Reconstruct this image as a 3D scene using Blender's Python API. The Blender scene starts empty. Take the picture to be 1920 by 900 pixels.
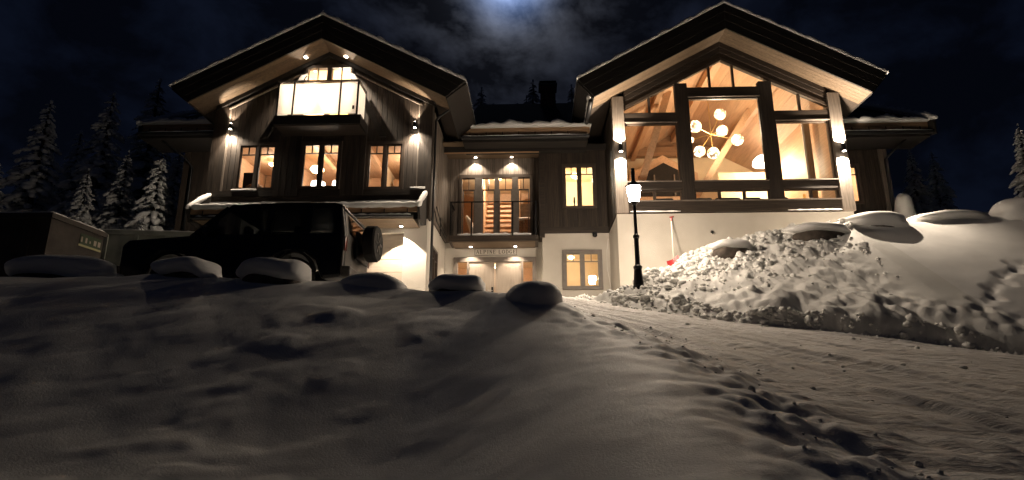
import bpy, bmesh, math, random
import numpy as np
from mathutils import Vector, Matrix
rad = math.radians
random.seed(7)
SC = bpy.context.scene
COL = SC.collection

# ------------------------------------------------------------------ camera
cam_d = bpy.data.cameras.new('camera')
cam_d.sensor_width = 36.0
cam_d.lens = 1133.0 / 1920.0 * 36.0
cam_d.clip_end = 2000
cam = bpy.data.objects.new('camera', cam_d); COL.objects.link(cam)
cam.location = (0, 0, 1.6)
cam.rotation_euler = (rad(90 + 14.6), 0, rad(2.15))
SC.camera = cam
SC.view_settings.view_transform = 'Standard'
SC.view_settings.look = 'None'
SC.view_settings.exposure = 1.5
SC.view_settings.gamma = 1.0
SC.cycles.use_denoising = True
SC.cycles.max_bounces = 8
SC.cycles.transparent_max_bounces = 16
SC.cycles.sample_clamp_indirect = 4.0
SC.cycles.caustics_reflective = False
SC.cycles.caustics_refractive = False

# ------------------------------------------------------------------ world: night sky, moon behind cloud
MOON_EL, MOON_AZ = rad(38.5), rad(2.2)          # azimuth to the left of +Y
md = Vector((-math.sin(MOON_AZ) * math.cos(MOON_EL), math.cos(MOON_AZ) * math.cos(MOON_EL), math.sin(MOON_EL)))
W = bpy.data.worlds.new('World'); SC.world = W; W.use_nodes = True
nt = W.node_tree; nt.nodes.clear()
def N(tree, typ, **kw):
    n = tree.nodes.new(typ)
    for k, v in kw.items():
        if k.startswith('i_'):
            n.inputs[int(k[2:]) if k[2:].isdigit() else k[2:]].default_value = v
        else:
            setattr(n, k, v)
    return n
def math_n(tree, op, a, b=None, clamp=False):
    n = tree.nodes.new('ShaderNodeMath'); n.operation = op; n.use_clamp = clamp
    for i, s in enumerate((a, b)):
        if s is None: continue
        if hasattr(s, 'is_output'): tree.links.new(s, n.inputs[i])
        else: n.inputs[i].default_value = s
    return n.outputs[0]
def ramp(tree, src, stops):
    n = tree.nodes.new('ShaderNodeValToRGB')
    el = n.color_ramp.elements
    while len(el) > 1: el.remove(el[-1])
    el[0].position = stops[0][0]; el[0].color = tuple(stops[0][1]) + (1,)
    for p, c in stops[1:]:
        e = el.new(p); e.color = tuple(c) + (1,)
    tree.links.new(src, n.inputs[0])
    return n.outputs[0]
out = N(nt, 'ShaderNodeOutputWorld'); bg = N(nt, 'ShaderNodeBackground')
nt.links.new(bg.outputs[0], out.inputs[0])
sky = N(nt, 'ShaderNodeTexSky', sky_type='NISHITA', sun_disc=False)
sky.sun_elevation = MOON_EL; sky.sun_rotation = -MOON_AZ
tc = N(nt, 'ShaderNodeTexCoord')
dot = N(nt, 'ShaderNodeVectorMath', operation='DOT_PRODUCT'); nt.links.new(tc.outputs['Generated'], dot.inputs[0]); dot.inputs[1].default_value = md
ang = math_n(nt, 'ARCCOSINE', math_n(nt, 'MINIMUM', dot.outputs['Value'], 0.99999))          # angle from the moon
mp = N(nt, 'ShaderNodeMapping'); mp.inputs['Scale'].default_value = (1, 1, 1.5); mp.inputs['Location'].default_value = (0.35, 0.1, 0.2)
nt.links.new(tc.outputs['Generated'], mp.inputs[0])
nz = N(nt, 'ShaderNodeTexNoise'); nz.inputs['Scale'].default_value = 6.5; nz.inputs['Detail'].default_value = 10; nz.inputs['Roughness'].default_value = 0.60; nz.inputs['Distortion'].default_value = 0.25
nt.links.new(mp.outputs[0], nz.inputs['Vector'])
cl = math_n(nt, 'MULTIPLY', math_n(nt, 'SUBTRACT', nz.outputs[0], 0.44), 4.6, True)
g1 = math_n(nt, 'EXPONENT', math_n(nt, 'MULTIPLY', math_n(nt, 'POWER', math_n(nt, 'DIVIDE', ang, 0.045), 2.0), -1.0))
g2 = math_n(nt, 'EXPONENT', math_n(nt, 'MULTIPLY', math_n(nt, 'DIVIDE', ang, 0.050), -1.0))
g3 = math_n(nt, 'EXPONENT', math_n(nt, 'MULTIPLY', math_n(nt, 'DIVIDE', ang, 0.30), -1.0))
def scale_col(col, fac):
    m = nt.nodes.new('ShaderNodeVectorMath'); m.operation = 'SCALE'
    if hasattr(col, 'is_output'): nt.links.new(col, m.inputs[0])
    else: m.inputs[0].default_value = col
    if hasattr(fac, 'is_output'): nt.links.new(fac, m.inputs['Scale'])
    else: m.inputs['Scale'].default_value = fac
    return m.outputs[0]
def addv(a, b):
    m = nt.nodes.new('ShaderNodeVectorMath'); m.operation = 'ADD'; nt.links.new(a, m.inputs[0]); nt.links.new(b, m.inputs[1]); return m.outputs[0]
base = scale_col(sky.outputs[0], 0.00004)
veil = scale_col((0.00065, 0.00105, 0.0027), math_n(nt, 'ADD', math_n(nt, 'MULTIPLY', cl, 0.8), 0.35))
c3 = scale_col((0.0019, 0.0026, 0.0048), math_n(nt, 'MULTIPLY', g3, math_n(nt, 'ADD', cl, 0.12)))
c2 = scale_col((0.16, 0.168, 0.19), math_n(nt, 'MULTIPLY', g2, math_n(nt, 'ADD', cl, 0.06)))
c1 = scale_col((0.20, 0.31, 0.62), math_n(nt, 'MULTIPLY', g1, math_n(nt, 'ADD', math_n(nt, 'MULTIPLY', cl, 0.5), 0.55)))
tot = addv(addv(addv(base, veil), addv(c3, c2)), c1)
nt.links.new(tot, bg.inputs[0]); bg.inputs[1].default_value = 1.0
# the moon
ml = bpy.data.lights.new('moon', 'SUN'); ml.energy = 0.004; ml.angle = rad(0.5); ml.color = (0.75, 0.85, 1.0)
mo = bpy.data.objects.new('moon', ml); COL.objects.link(mo); mo.rotation_euler = (-md).to_track_quat('-Z', 'Y').to_euler()

# ------------------------------------------------------------------ materials
def mat(name, color, rough=0.6, metal=0.0, var=0.0, scale=8.0, stretch=(1, 1, 1), bump=0.0, bscale=30.0, spec=0.5, per_obj=0.0, color2=None, detail=4):
    m = bpy.data.materials.new(name); m.use_nodes = True
    t = m.node_tree; b = t.nodes['Principled BSDF']
    b.inputs['Base Color'].default_value = (*color, 1); b.inputs['Roughness'].default_value = rough
    b.inputs['Metallic'].default_value = metal; b.inputs['Specular IOR Level'].default_value = spec
    tcn = t.nodes.new('ShaderNodeTexCoord'); mpn = t.nodes.new('ShaderNodeMapping'); mpn.inputs['Scale'].default_value = stretch
    g = t.nodes.new('ShaderNodeNewGeometry')
    t.links.new(g.outputs['Position'], mpn.inputs[0])
    last = None
    if var > 0 or color2:
        n = t.nodes.new('ShaderNodeTexNoise'); n.inputs['Scale'].default_value = scale; n.inputs['Detail'].default_value = detail
        t.links.new(mpn.outputs[0], n.inputs['Vector'])
        c2 = color2 or tuple(c * (1 - var) for c in color)
        c1 = color if color2 else tuple(min(1, c * (1 + var)) for c in color)
        last = ramp(t, n.outputs[0], [(0.3, c2), (0.7, c1)])
    if per_obj > 0:
        oi = t.nodes.new('ShaderNodeObjectInfo')
        hv = t.nodes.new('ShaderNodeHueSaturation')
        v = math_n(t, 'ADD', math_n(t, 'MULTIPLY', oi.outputs['Random'], 2 * per_obj), 1 - per_obj)
        t.links.new(v, hv.inputs['Value'])
        if last is None: hv.inputs['Color'].default_value = (*color, 1)
        else: t.links.new(last, hv.inputs['Color'])
        last = hv.outputs[0]
    if last is not None: t.links.new(last, b.inputs['Base Color'])
    if bump > 0:
        n2 = t.nodes.new('ShaderNodeTexNoise'); n2.inputs['Scale'].default_value = bscale; n2.inputs['Detail'].default_value = 5
        t.links.new(mpn.outputs[0], n2.inputs['Vector'])
        bp = t.nodes.new('ShaderNodeBump'); bp.inputs['Strength'].default_value = bump; bp.inputs['Distance'].default_value = 0.02
        t.links.new(n2.outputs[0], bp.inputs['Height']); t.links.new(bp.outputs[0], b.inputs['Normal'])
    return m
def emis(name, color, strength, mottle=None):
    m = bpy.data.materials.new(name); m.use_nodes = True
    t = m.node_tree; b = t.nodes['Principled BSDF']
    b.inputs['Base Color'].default_value = (*[min(1, c) for c in color], 1)
    b.inputs['Emission Color'].default_value = (*color, 1); b.inputs['Emission Strength'].default_value = strength
    if mottle:
        n = t.nodes.new('ShaderNodeTexNoise'); n.inputs['Scale'].default_value = mottle[0]; n.inputs['Detail'].default_value = 3
        g = t.nodes.new('ShaderNodeNewGeometry'); t.links.new(g.outputs['Position'], n.inputs['Vector'])
        r = ramp(t, n.outputs[0], [(0.49, (mottle[1],) * 3), (0.62, (1, 1, 1))])
        v = math_n(t, 'MULTIPLY', r, strength); t.links.new(v, b.inputs['Emission Strength'])
        b.inputs['Roughness'].default_value = 0.1
    return m
def glass(name, tint=(1, 1, 1), refl=0.9, rough=0.0):
    m = bpy.data.materials.new(name); m.use_nodes = True
    t = m.node_tree; t.nodes.clear()
    o = t.nodes.new('ShaderNodeOutputMaterial'); mx = t.nodes.new('ShaderNodeMixShader')
    tr = t.nodes.new('ShaderNodeBsdfTransparent'); tr.inputs[0].default_value = (*tint, 1)
    gl = t.nodes.new('ShaderNodeBsdfGlossy'); gl.inputs['Roughness'].default_value = rough
    fr = t.nodes.new('ShaderNodeFresnel'); fr.inputs[0].default_value = 1.45
    f = math_n(t, 'MULTIPLY', fr.outputs[0], refl)
    t.links.new(f, mx.inputs[0]); t.links.new(tr.outputs[0], mx.inputs[1]); t.links.new(gl.outputs[0], mx.inputs[2]); t.links.new(mx.outputs[0], o.inputs[0])
    return m
def frosted(name):
    m = bpy.data.materials.new(name); m.use_nodes = True
    t = m.node_tree; t.nodes.clear()
    o = t.nodes.new('ShaderNodeOutputMaterial')
    tl = t.nodes.new('ShaderNodeBsdfTranslucent'); tl.inputs[0].default_value = (0.95, 0.93, 0.9, 1)
    df = t.nodes.new('ShaderNodeBsdfDiffuse'); df.inputs[0].default_value = (0.9, 0.88, 0.85, 1)
    mx = t.nodes.new('ShaderNodeMixShader'); mx.inputs[0].default_value = 0.25
    t.links.new(tl.outputs[0], mx.inputs[1]); t.links.new(df.outputs[0], mx.inputs[2]); t.links.new(mx.outputs[0], o.inputs[0])
    return m
VST = (14, 14, 0.9)       # vertical grain
HST = (0.9, 14, 14)       # grain along x
M = dict(
    wood=mat('dark_stained_wood', (0.031, 0.0215, 0.015), 0.72, var=0.55, scale=1.6, stretch=VST, bump=0.35, bscale=2.5, per_obj=0.30),
    woodh=mat('dark_stained_wood_long', (0.031, 0.0215, 0.015), 0.7, var=0.5, scale=1.6, stretch=HST, bump=0.3, bscale=2.5, per_obj=0.22),
    fascia=mat('black_brown_fascia', (0.013, 0.010, 0.008), 0.75, var=0.4, scale=1.6, stretch=HST, bump=0.3, bscale=2.5, per_obj=0.2),
    soffit=mat('oiled_pine_soffit', (0.125, 0.086, 0.053), 0.65, var=0.25, scale=1.6, stretch=HST, bump=0.25, bscale=2.5, per_obj=0.14),
    board=mat('warm_brown_board', (0.36, 0.225, 0.125), 0.7, var=0.35, scale=1.8, stretch=HST, bump=0.25, bscale=2.5, per_obj=0.1),
    post=mat('pale_grey_timber', (0.17, 0.14, 0.115), 0.65, var=0.35, scale=1.6, stretch=VST, bump=0.4, bscale=2.5, per_obj=0.1),
    frame=mat('dark_brown_frame', (0.055, 0.040, 0.030), 0.5, var=0.2, scale=6, per_obj=0.1),
    frameg=mat('grey_brown_frame', (0.16, 0.135, 0.115), 0.5, var=0.15, scale=6, per_obj=0.08),
    pine=mat('interior_pine', (0.60, 0.395, 0.245), 0.55, var=0.12, scale=1.5, stretch=(10, 1, 10), bump=0.1, bscale=3, per_obj=0.08),
    pined=mat('interior_brown_panel', (0.30, 0.175, 0.095), 0.6, var=0.2, scale=1.5, stretch=(1, 10, 10)),
    cream=mat('interior_cream_wall', (0.80, 0.66, 0.45), 0.7, var=0.05, scale=3),
    plaster=mat('white_plaster', (0.64, 0.60, 0.54), 0.85, var=0.06, scale=0.9, bump=0.35, bscale=40, color2=(0.52, 0.48, 0.42), detail=6),
    garage=mat('beige_garage_door', (0.40, 0.345, 0.285), 0.6, var=0.08, scale=4, stretch=HST, per_obj=0.05),
    door=mat('taupe_door', (0.36, 0.30, 0.245), 0.55, var=0.1, scale=2, stretch=VST, bump=0.1, bscale=5),
    black=mat('black_metal', (0.012, 0.012, 0.013), 0.45, 0.3),
    lampm=mat('black_cast_iron', (0.010, 0.010, 0.011), 0.4, 0.4, bump=0.1, bscale=60),
    steel=mat('brushed_steel', (0.5, 0.48, 0.45), 0.3, 0.9),
    roof=mat('dark_roof', (0.02, 0.02, 0.022), 0.9, var=0.2, scale=4),
    brick=mat('red_brick', (0.24, 0.10, 0.07), 0.8, var=0.3, scale=9, per_obj=0.25),
    mortar=mat('mortar', (0.3, 0.27, 0.24), 0.9),
    rock=mat('dark_rock', (0.075, 0.060, 0.048), 0.85, var=0.5, scale=5, bump=0.8, bscale=9),
    bark=mat('spruce_bark', (0.06, 0.042, 0.03), 0.9, var=0.4, scale=9, bump=0.6, bscale=20),
    needle=mat('spruce_needles', (0.022, 0.034, 0.020), 0.8, var=0.4, scale=8),
    paint=mat('black_car_paint', (0.006, 0.006, 0.007), 0.32, 0.0, spec=0.5),
    paintr=mat('lit_grey_car_panel', (0.075, 0.066, 0.058), 0.5, 0.0, var=0.25, scale=6),  # greyer than the body for house light on the rear; bumpers share it
    tyre=mat('tyre_rubber', (0.014, 0.013, 0.012), 0.85, bump=0.5, bscale=50),
    rim=mat('dark_alloy', (0.07, 0.068, 0.065), 0.35, 0.8),
    redlens=mat('red_lens', (0.14, 0.012, 0.01), 0.2),
    skip=mat('rusty_brown_steel', (0.062, 0.050, 0.043), 0.75, 0.1, var=0.4, scale=2.2, bump=0.25, bscale=12, color2=(0.030, 0.024, 0.020)),
    skipg=mat('paled_grey_green_steel', (0.36, 0.38, 0.33), 0.65, 0.1, var=0.35, scale=2.0, bump=0.15, bscale=10),  # steel paled to stand in for light missing on the container face
    green=mat('green_label', (0.03, 0.05, 0.022), 0.6), yellow=mat('pale_yellow_stripe', (0.36, 0.34, 0.18), 0.6), white=mat('white_paint', (0.75, 0.74, 0.7), 0.6),
    red=mat('red_plastic', (0.33, 0.015, 0.018), 0.45), shaft=mat('pale_shaft', (0.72, 0.64, 0.56), 0.5),
    sofa=mat('black_sofa_fabric', (0.015, 0.013, 0.012), 0.85, var=0.2, scale=20),
    fabric=mat('patterned_fabric', (0.42, 0.35, 0.28), 0.9, color2=(0.06, 0.045, 0.035), scale=22, detail=1),
    curtain=mat('white_curtain', (0.85, 0.80, 0.72), 0.85), stone=mat('grey_stone', (0.2, 0.17, 0.145), 0.8, var=0.3, scale=6, bump=0.5, bscale=14),
    wicker=mat('wicker', (0.34, 0.19, 0.095), 0.8, var=0.45, scale=30, bump=0.6, bscale=60),
    brass=mat('brass', (0.55, 0.38, 0.14), 0.3, 0.9),
    glass=glass('clear_window_glass'), carglass=glass('tinted_car_glass', (0.45, 0.46, 0.46), 1.0), frost=frosted('frosted_glass'),
    bulb=emis('lamp_white', (1.0, 0.83, 0.62), 60.0), spotdisc=emis('spot_lens', (1.0, 0.86, 0.68), 14.0),
    lantern=emis('lantern_glow', (1.0, 0.86, 0.64), 30.0), shade=emis('warm_shade', (1.0, 0.70, 0.36), 3.2), whitepanel=emis('white_lamp_panel', (1.0, 0.90, 0.78), 4.0),
    globe=emis('mottled_glass_globe', (1.0, 0.76, 0.46), 3.0, (8.0, 0.035)), flame=emis('candle_flame', (1.0, 0.62, 0.25), 6.0),
)
def snow_mat(name, bs=0.5, scl=1.0, tint=(0.87, 0.86, 0.845)):
    m = bpy.data.materials.new(name); m.use_nodes = True
    t = m.node_tree; b = t.nodes['Principled BSDF']
    g = t.nodes.new('ShaderNodeNewGeometry')
    b.inputs['Roughness'].default_value = 0.62; b.inputs['Specular IOR Level'].default_value = 0.25
    n = t.nodes.new('ShaderNodeTexNoise'); n.inputs['Scale'].default_value = 1.7; n.inputs['Detail'].default_value = 6
    t.links.new(g.outputs['Position'], n.inputs['Vector'])
    t.links.new(ramp(t, n.outputs[0], [(0.3, tuple(c * 0.90 for c in tint)), (0.7, tint)]), b.inputs['Base Color'])
    n1 = t.nodes.new('ShaderNodeTexNoise'); n1.inputs['Scale'].default_value = 26 * scl; n1.inputs['Detail'].default_value = 6; n1.inputs['Roughness'].default_value = 0.65
    t.links.new(g.outputs['Position'], n1.inputs['Vector'])
    bp = t.nodes.new('ShaderNodeBump'); bp.inputs['Strength'].default_value = bs; bp.inputs['Distance'].default_value = 0.02
    t.links.new(n1.outputs[0], bp.inputs['Height']); t.links.new(bp.outputs[0], b.inputs['Normal'])
    return m
M['snow'] = snow_mat('snow', 0.38, 1.9)
M['snowr'] = snow_mat('packed_road_snow', 0.75, 0.9, (0.70, 0.67, 0.64))
_t = M['snowr'].node_tree; _g = _t.nodes.new('ShaderNodeNewGeometry'); _m = _t.nodes.new('ShaderNodeMapping'); _m.inputs['Rotation'].default_value = (0, 0, rad(32)); _m.inputs['Scale'].default_value = (0.35, 5.5, 1)
_n = _t.nodes.new('ShaderNodeTexNoise'); _n.inputs['Scale'].default_value = 1.6; _n.inputs['Detail'].default_value = 6; _n.inputs['Roughness'].default_value = 0.6
_t.links.new(_g.outputs['Position'], _m.inputs[0]); _t.links.new(_m.outputs[0], _n.inputs['Vector'])
_t.links.new(ramp(_t, _n.outputs[0], [(0.34, (0.60, 0.565, 0.53)), (0.62, (0.86, 0.84, 0.82))]), _t.nodes['Principled BSDF'].inputs['Base Color'])
_b = _t.nodes.new('ShaderNodeBump'); _b.inputs['Strength'].default_value = 0.8; _b.inputs['Distance'].default_value = 0.06
_t.links.new(_n.outputs[0], _b.inputs['Height']); _o = [n for n in _t.nodes if n.type == 'BUMP' and n != _b][0]; _t.links.new(_b.outputs[0], _o.inputs['Normal'])
M['snowp'] = snow_mat('ploughed_snow', 0.5, 0.9, (0.78, 0.77, 0.74))

# ------------------------------------------------------------------ mesh helpers
class MB:
    def __init__(s): s.v = []; s.f = []
    def add(s, vs, fs):
        o = len(s.v); s.v += [tuple(p) for p in vs]; s.f += [tuple(i + o for i in f) for f in fs]; return s
    def box(s, x0, x1, y0, y1, z0, z1):
        x0, x1 = sorted((x0, x1)); y0, y1 = sorted((y0, y1)); z0, z1 = sorted((z0, z1))
        return s.add([(x0, y0, z0), (x1, y0, z0), (x1, y1, z0), (x0, y1, z0), (x0, y0, z1), (x1, y0, z1), (x1, y1, z1), (x0, y1, z1)],
                     [(0, 3, 2, 1), (4, 5, 6, 7), (0, 1, 5, 4), (1, 2, 6, 5), (2, 3, 7, 6), (3, 0, 4, 7)])
    def prism(s, poly, d0, d1, ax='y'):
        n = len(poly)
        a = sum(poly[i][0] * poly[(i + 1) % n][1] - poly[(i + 1) % n][0] * poly[i][1] for i in range(n))
        if a < 0: poly = poly[::-1]
        mk = {'y': lambda p, d: (p[0], d, p[1]), 'x': lambda p, d: (d, p[0], p[1]), 'z': lambda p, d: (p[0], p[1], d)}[ax]
        vs = [mk(p, d0) for p in poly] + [mk(p, d1) for p in poly]
        fs = [tuple(range(n)), tuple(range(2 * n - 1, n - 1, -1))] + [(i, i + n, (i + 1) % n + n, (i + 1) % n) for i in range(n)]
        if ax != 'y': fs = [f[::-1] for f in fs]
        return s.add(vs, fs)
    def beam(s, p, q, w, h, up=(0, 0, 1)):
        p, q = Vector(p), Vector(q); d = (q - p).normalized(); sd = d.cross(Vector(up)).normalized(); u = sd.cross(d)
        c = [sd * a * w / 2 + u * b * h / 2 for a, b in ((-1, -1), (1, -1), (1, 1), (-1, 1))]
        return s.add([p + k for k in c] + [q + k for k in c], [(0, 3, 2, 1), (4, 5, 6, 7), (0, 1, 5, 4), (1, 2, 6, 5), (2, 3, 7, 6), (3, 0, 4, 7)])
    def tube(s, pts, r, n=8):
        pts = [Vector(p) for p in pts]; rs = r if isinstance(r, (list, tuple)) else [r] * len(pts)
        o = len(s.v)
        for i, p in enumerate(pts):
            d = (pts[min(i + 1, len(pts) - 1)] - pts[max(i - 1, 0)]).normalized()
            a = d.cross(Vector((0, 0, 1)));  a = a.normalized() if a.length > 1e-3 else Vector((1, 0, 0)); b = d.cross(a)
            for k in range(n):
                t = 2 * math.pi * k / n; s.v.append(tuple(p + (a * math.cos(t) + b * math.sin(t)) * rs[i]))
        for i in range(len(pts) - 1):
            for k in range(n):
                s.f.append((o + i * n + k, o + (i + 1) * n + k, o + (i + 1) * n + (k + 1) % n, o + i * n + (k + 1) % n))
        s.f.append(tuple(o + k for k in range(n))); s.f.append(tuple(o + (len(pts) - 1) * n + k for k in range(n - 1, -1, -1)))
        return s
    def lathe(s, prof, c, n=20, ax='z'):
        o = len(s.v)
        for r, z in prof:
            for k in range(n):
                t = 2 * math.pi * k / n; a, b = r * math.cos(t), r * math.sin(t)
                s.v.append({'z': (c[0] + a, c[1] + b, c[2] + z), 'x': (c[0] + z, c[1] + a, c[2] + b), 'y': (c[0] + b, c[1] + z, c[2] + a)}[ax])
        for i in range(len(prof) - 1):
            for k in range(n):
                s.f.append((o + i * n + k, o + i * n + (k + 1) % n, o + (i + 1) * n + (k + 1) % n, o + (i + 1) * n + k))
        s.f.append(tuple(o + k for k in range(n - 1, -1, -1))); s.f.append(tuple(o + (len(prof) - 1) * n + k for k in range(n)))
        return s
    def sphere(s, c, r, n=16, m=10):
        rr = r if isinstance(r, (tuple, list)) else (r, r, r)
        o = len(s.v)
        for i in range(1, m):
            t = math.pi * i / m
            for k in range(n):
                p = 2 * math.pi * k / n
                s.v.append((c[0] + rr[0] * math.sin(t) * math.cos(p), c[1] + rr[1] * math.sin(t) * math.sin(p), c[2] + rr[2] * math.cos(t)))
        top = len(s.v); s.v.append((c[0], c[1], c[2] + rr[2])); s.v.append((c[0], c[1], c[2] - rr[2]))
        for i in range(m - 2):
            for k in range(n):
                s.f.append((o + i * n + k, o + (i + 1) * n + k, o + (i + 1) * n + (k + 1) % n, o + i * n + (k + 1) % n))
        for k in range(n):
            s.f.append((top, o + k, o + (k + 1) % n)); e = o + (m - 2) * n; s.f.append((top + 1, e + (k + 1) % n, e + k))
        return s
WL = {}
def empty(name, loc):
    o = bpy.data.objects.new(name, None); COL.objects.link(o); o.location = loc; o.empty_display_size = 0.2
    WL[o.name] = Vector(loc); return o
def tag(o, label=None, cat=None, group=None, kind=None):
    for k, v in (('label', label), ('category', cat), ('group', group), ('kind', kind)):
        if v: o[k] = v
    return o
def thing(name, loc, label, cat, group=None):
    return tag(empty(name, loc), label, cat, group)
def link_mesh(name, me, parent, org):
    o = bpy.data.objects.new(name, me); COL.objects.link(o)
    WL[o.name] = Vector(org)
    if parent is not None:
        o.parent = parent; o.location = Vector(org) - WL[parent.name]
    else: o.location = org
    return o
def build(name, mb, m, parent=None, smooth=False, bevel=0.0, sub=0):
    v = np.array(mb.v, dtype=float); lo = v.min(0); hi = v.max(0)
    org = Vector(((lo[0] + hi[0]) / 2, (lo[1] + hi[1]) / 2, lo[2]))
    me = bpy.data.meshes.new(name); me.from_pydata([tuple(p) for p in (v - np.array(org))], [], mb.f)
    me.materials.append(M[m] if isinstance(m, str) else m)
    if smooth: me.shade_smooth()
    o = link_mesh(name, me, parent, org)
    if bevel:
        b = o.modifiers.new('bevel', 'BEVEL'); b.width = bevel; b.segments = 2; b.limit_method = 'ANGLE'; b.angle_limit = rad(35)
        if smooth: pass
    if sub:
        sb = o.modifiers.new('sub', 'SUBSURF'); sb.levels = sub; sb.render_levels = sub
    return o
def copy_tree(o, parent=None):
    c = o.copy(); COL.objects.link(c); c.parent = parent
    for ch in list(o.children): copy_tree(ch, c)
    return c
def light(name, kind, loc, power, parent, color=(1, 0.80, 0.58), direction=(0, 0, -1), size=0.04, angle=80, blend=0.4):
    l = bpy.data.lights.new(name, kind); l.energy = power; l.color = color; l.shadow_soft_size = size
    if kind == 'SPOT': l.spot_size = rad(angle); l.spot_blend = blend
    o = bpy.data.objects.new(name, l); COL.objects.link(o)
    if parent is not None: o.parent = parent; o.location = Vector(loc) - WL[parent.name]
    else: o.location = loc
    o.rotation_euler = Vector(direction).to_track_quat('-Z', 'Y').to_euler()
    return o

# ------------------------------------------------------------------ numpy noise
def _h(ix, iy, seed):
    n = (ix.astype(np.int64) * 374761393 + iy.astype(np.int64) * 668265263 + seed * 974634777) & 0x7fffffff
    n = ((n ^ (n >> 13)) * 1274126177) & 0x7fffffff
    return ((n ^ (n >> 16)) & 0xffff) / 65535.0
def vnoise(x, y, seed=0):
    ix = np.floor(x); iy = np.floor(y); fx = x - ix; fy = y - iy
    fx = fx * fx * fx * (fx * (fx * 6 - 15) + 10); fy = fy * fy * fy * (fy * (fy * 6 - 15) + 10)
    a = _h(ix, iy, seed); b = _h(ix + 1, iy, seed); c = _h(ix, iy + 1, seed); d = _h(ix + 1, iy + 1, seed)
    return (a + (b - a) * fx) * (1 - fy) + (c + (d - c) * fx) * fy
def fbm(x, y, o=4, seed=0, g=0.5):
    s = 0; a = 1; t = 0
    for i in range(o):
        s = s + a * (vnoise(x, y, seed + i * 17) - 0.5); t += a; a *= g
        x, y = x * 1.6 - y * 1.2 + 3.1, x * 1.2 + y * 1.6 + 7.7
    return s / t * 2
def worley(x, y, seed=0):
    ix = np.floor(x); iy = np.floor(y); best = np.full(x.shape, 9.0)
    for dx in (-1, 0, 1):
        for dy in (-1, 0, 1):
            cx = ix + dx; cy = iy + dy
            px = cx + _h(cx, cy, seed); py = cy + _h(cx, cy, seed + 91)
            best = np.minimum(best, (px - x) ** 2 + (py - y) ** 2)
    return np.sqrt(best)
def ss(a, b, x):
    t = np.clip((x - a) / (b - a), 0, 1); return t * t * (3 - 2 * t)

# ------------------------------------------------------------------ terrain
def xL(y): return np.interp(y, [0, 3, 4.5, 6.3, 8.8, 11, 14, 15.5, 17], [2.7, 2.5, 2.4, 2.6, 2.05, 1.35, 0.55, -0.2, -3.2])
def yR(x): return np.interp(x, [-1, 0.9, 1.5, 2.2, 4.05, 4.83, 5.96, 6.91, 8.38, 9.64, 13, 20, 40], [40, 22, 16.2, 15.0, 14.2, 14.0, 13.9, 13.5, 13.2, 12.5, 10.5, 7, 3])
def yRidge(x): return np.interp(x, [0.8, 2, 2.7, 4, 5.26, 6.5, 8.2, 9.4, 10.7, 12.4, 15.2, 25], [16.4, 16.0, 16.4, 17.2, 17.8, 18, 18.2, 18.2, 18.5, 18.5, 18.5, 18.5])
def zRidge(x): return np.interp(x, [0.8, 2, 2.7, 4, 5.26, 6.5, 8.2, 9.4, 10.7, 12.4, 15.2, 25], [4.1, 4.15, 4.5, 5.2, 5.85, 6.3, 6.65, 6.8, 6.85, 6.85, 7.0, 7.6])
def plane(x, y): return 0.236 + 0.25 * y - 0.1 * x
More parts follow.
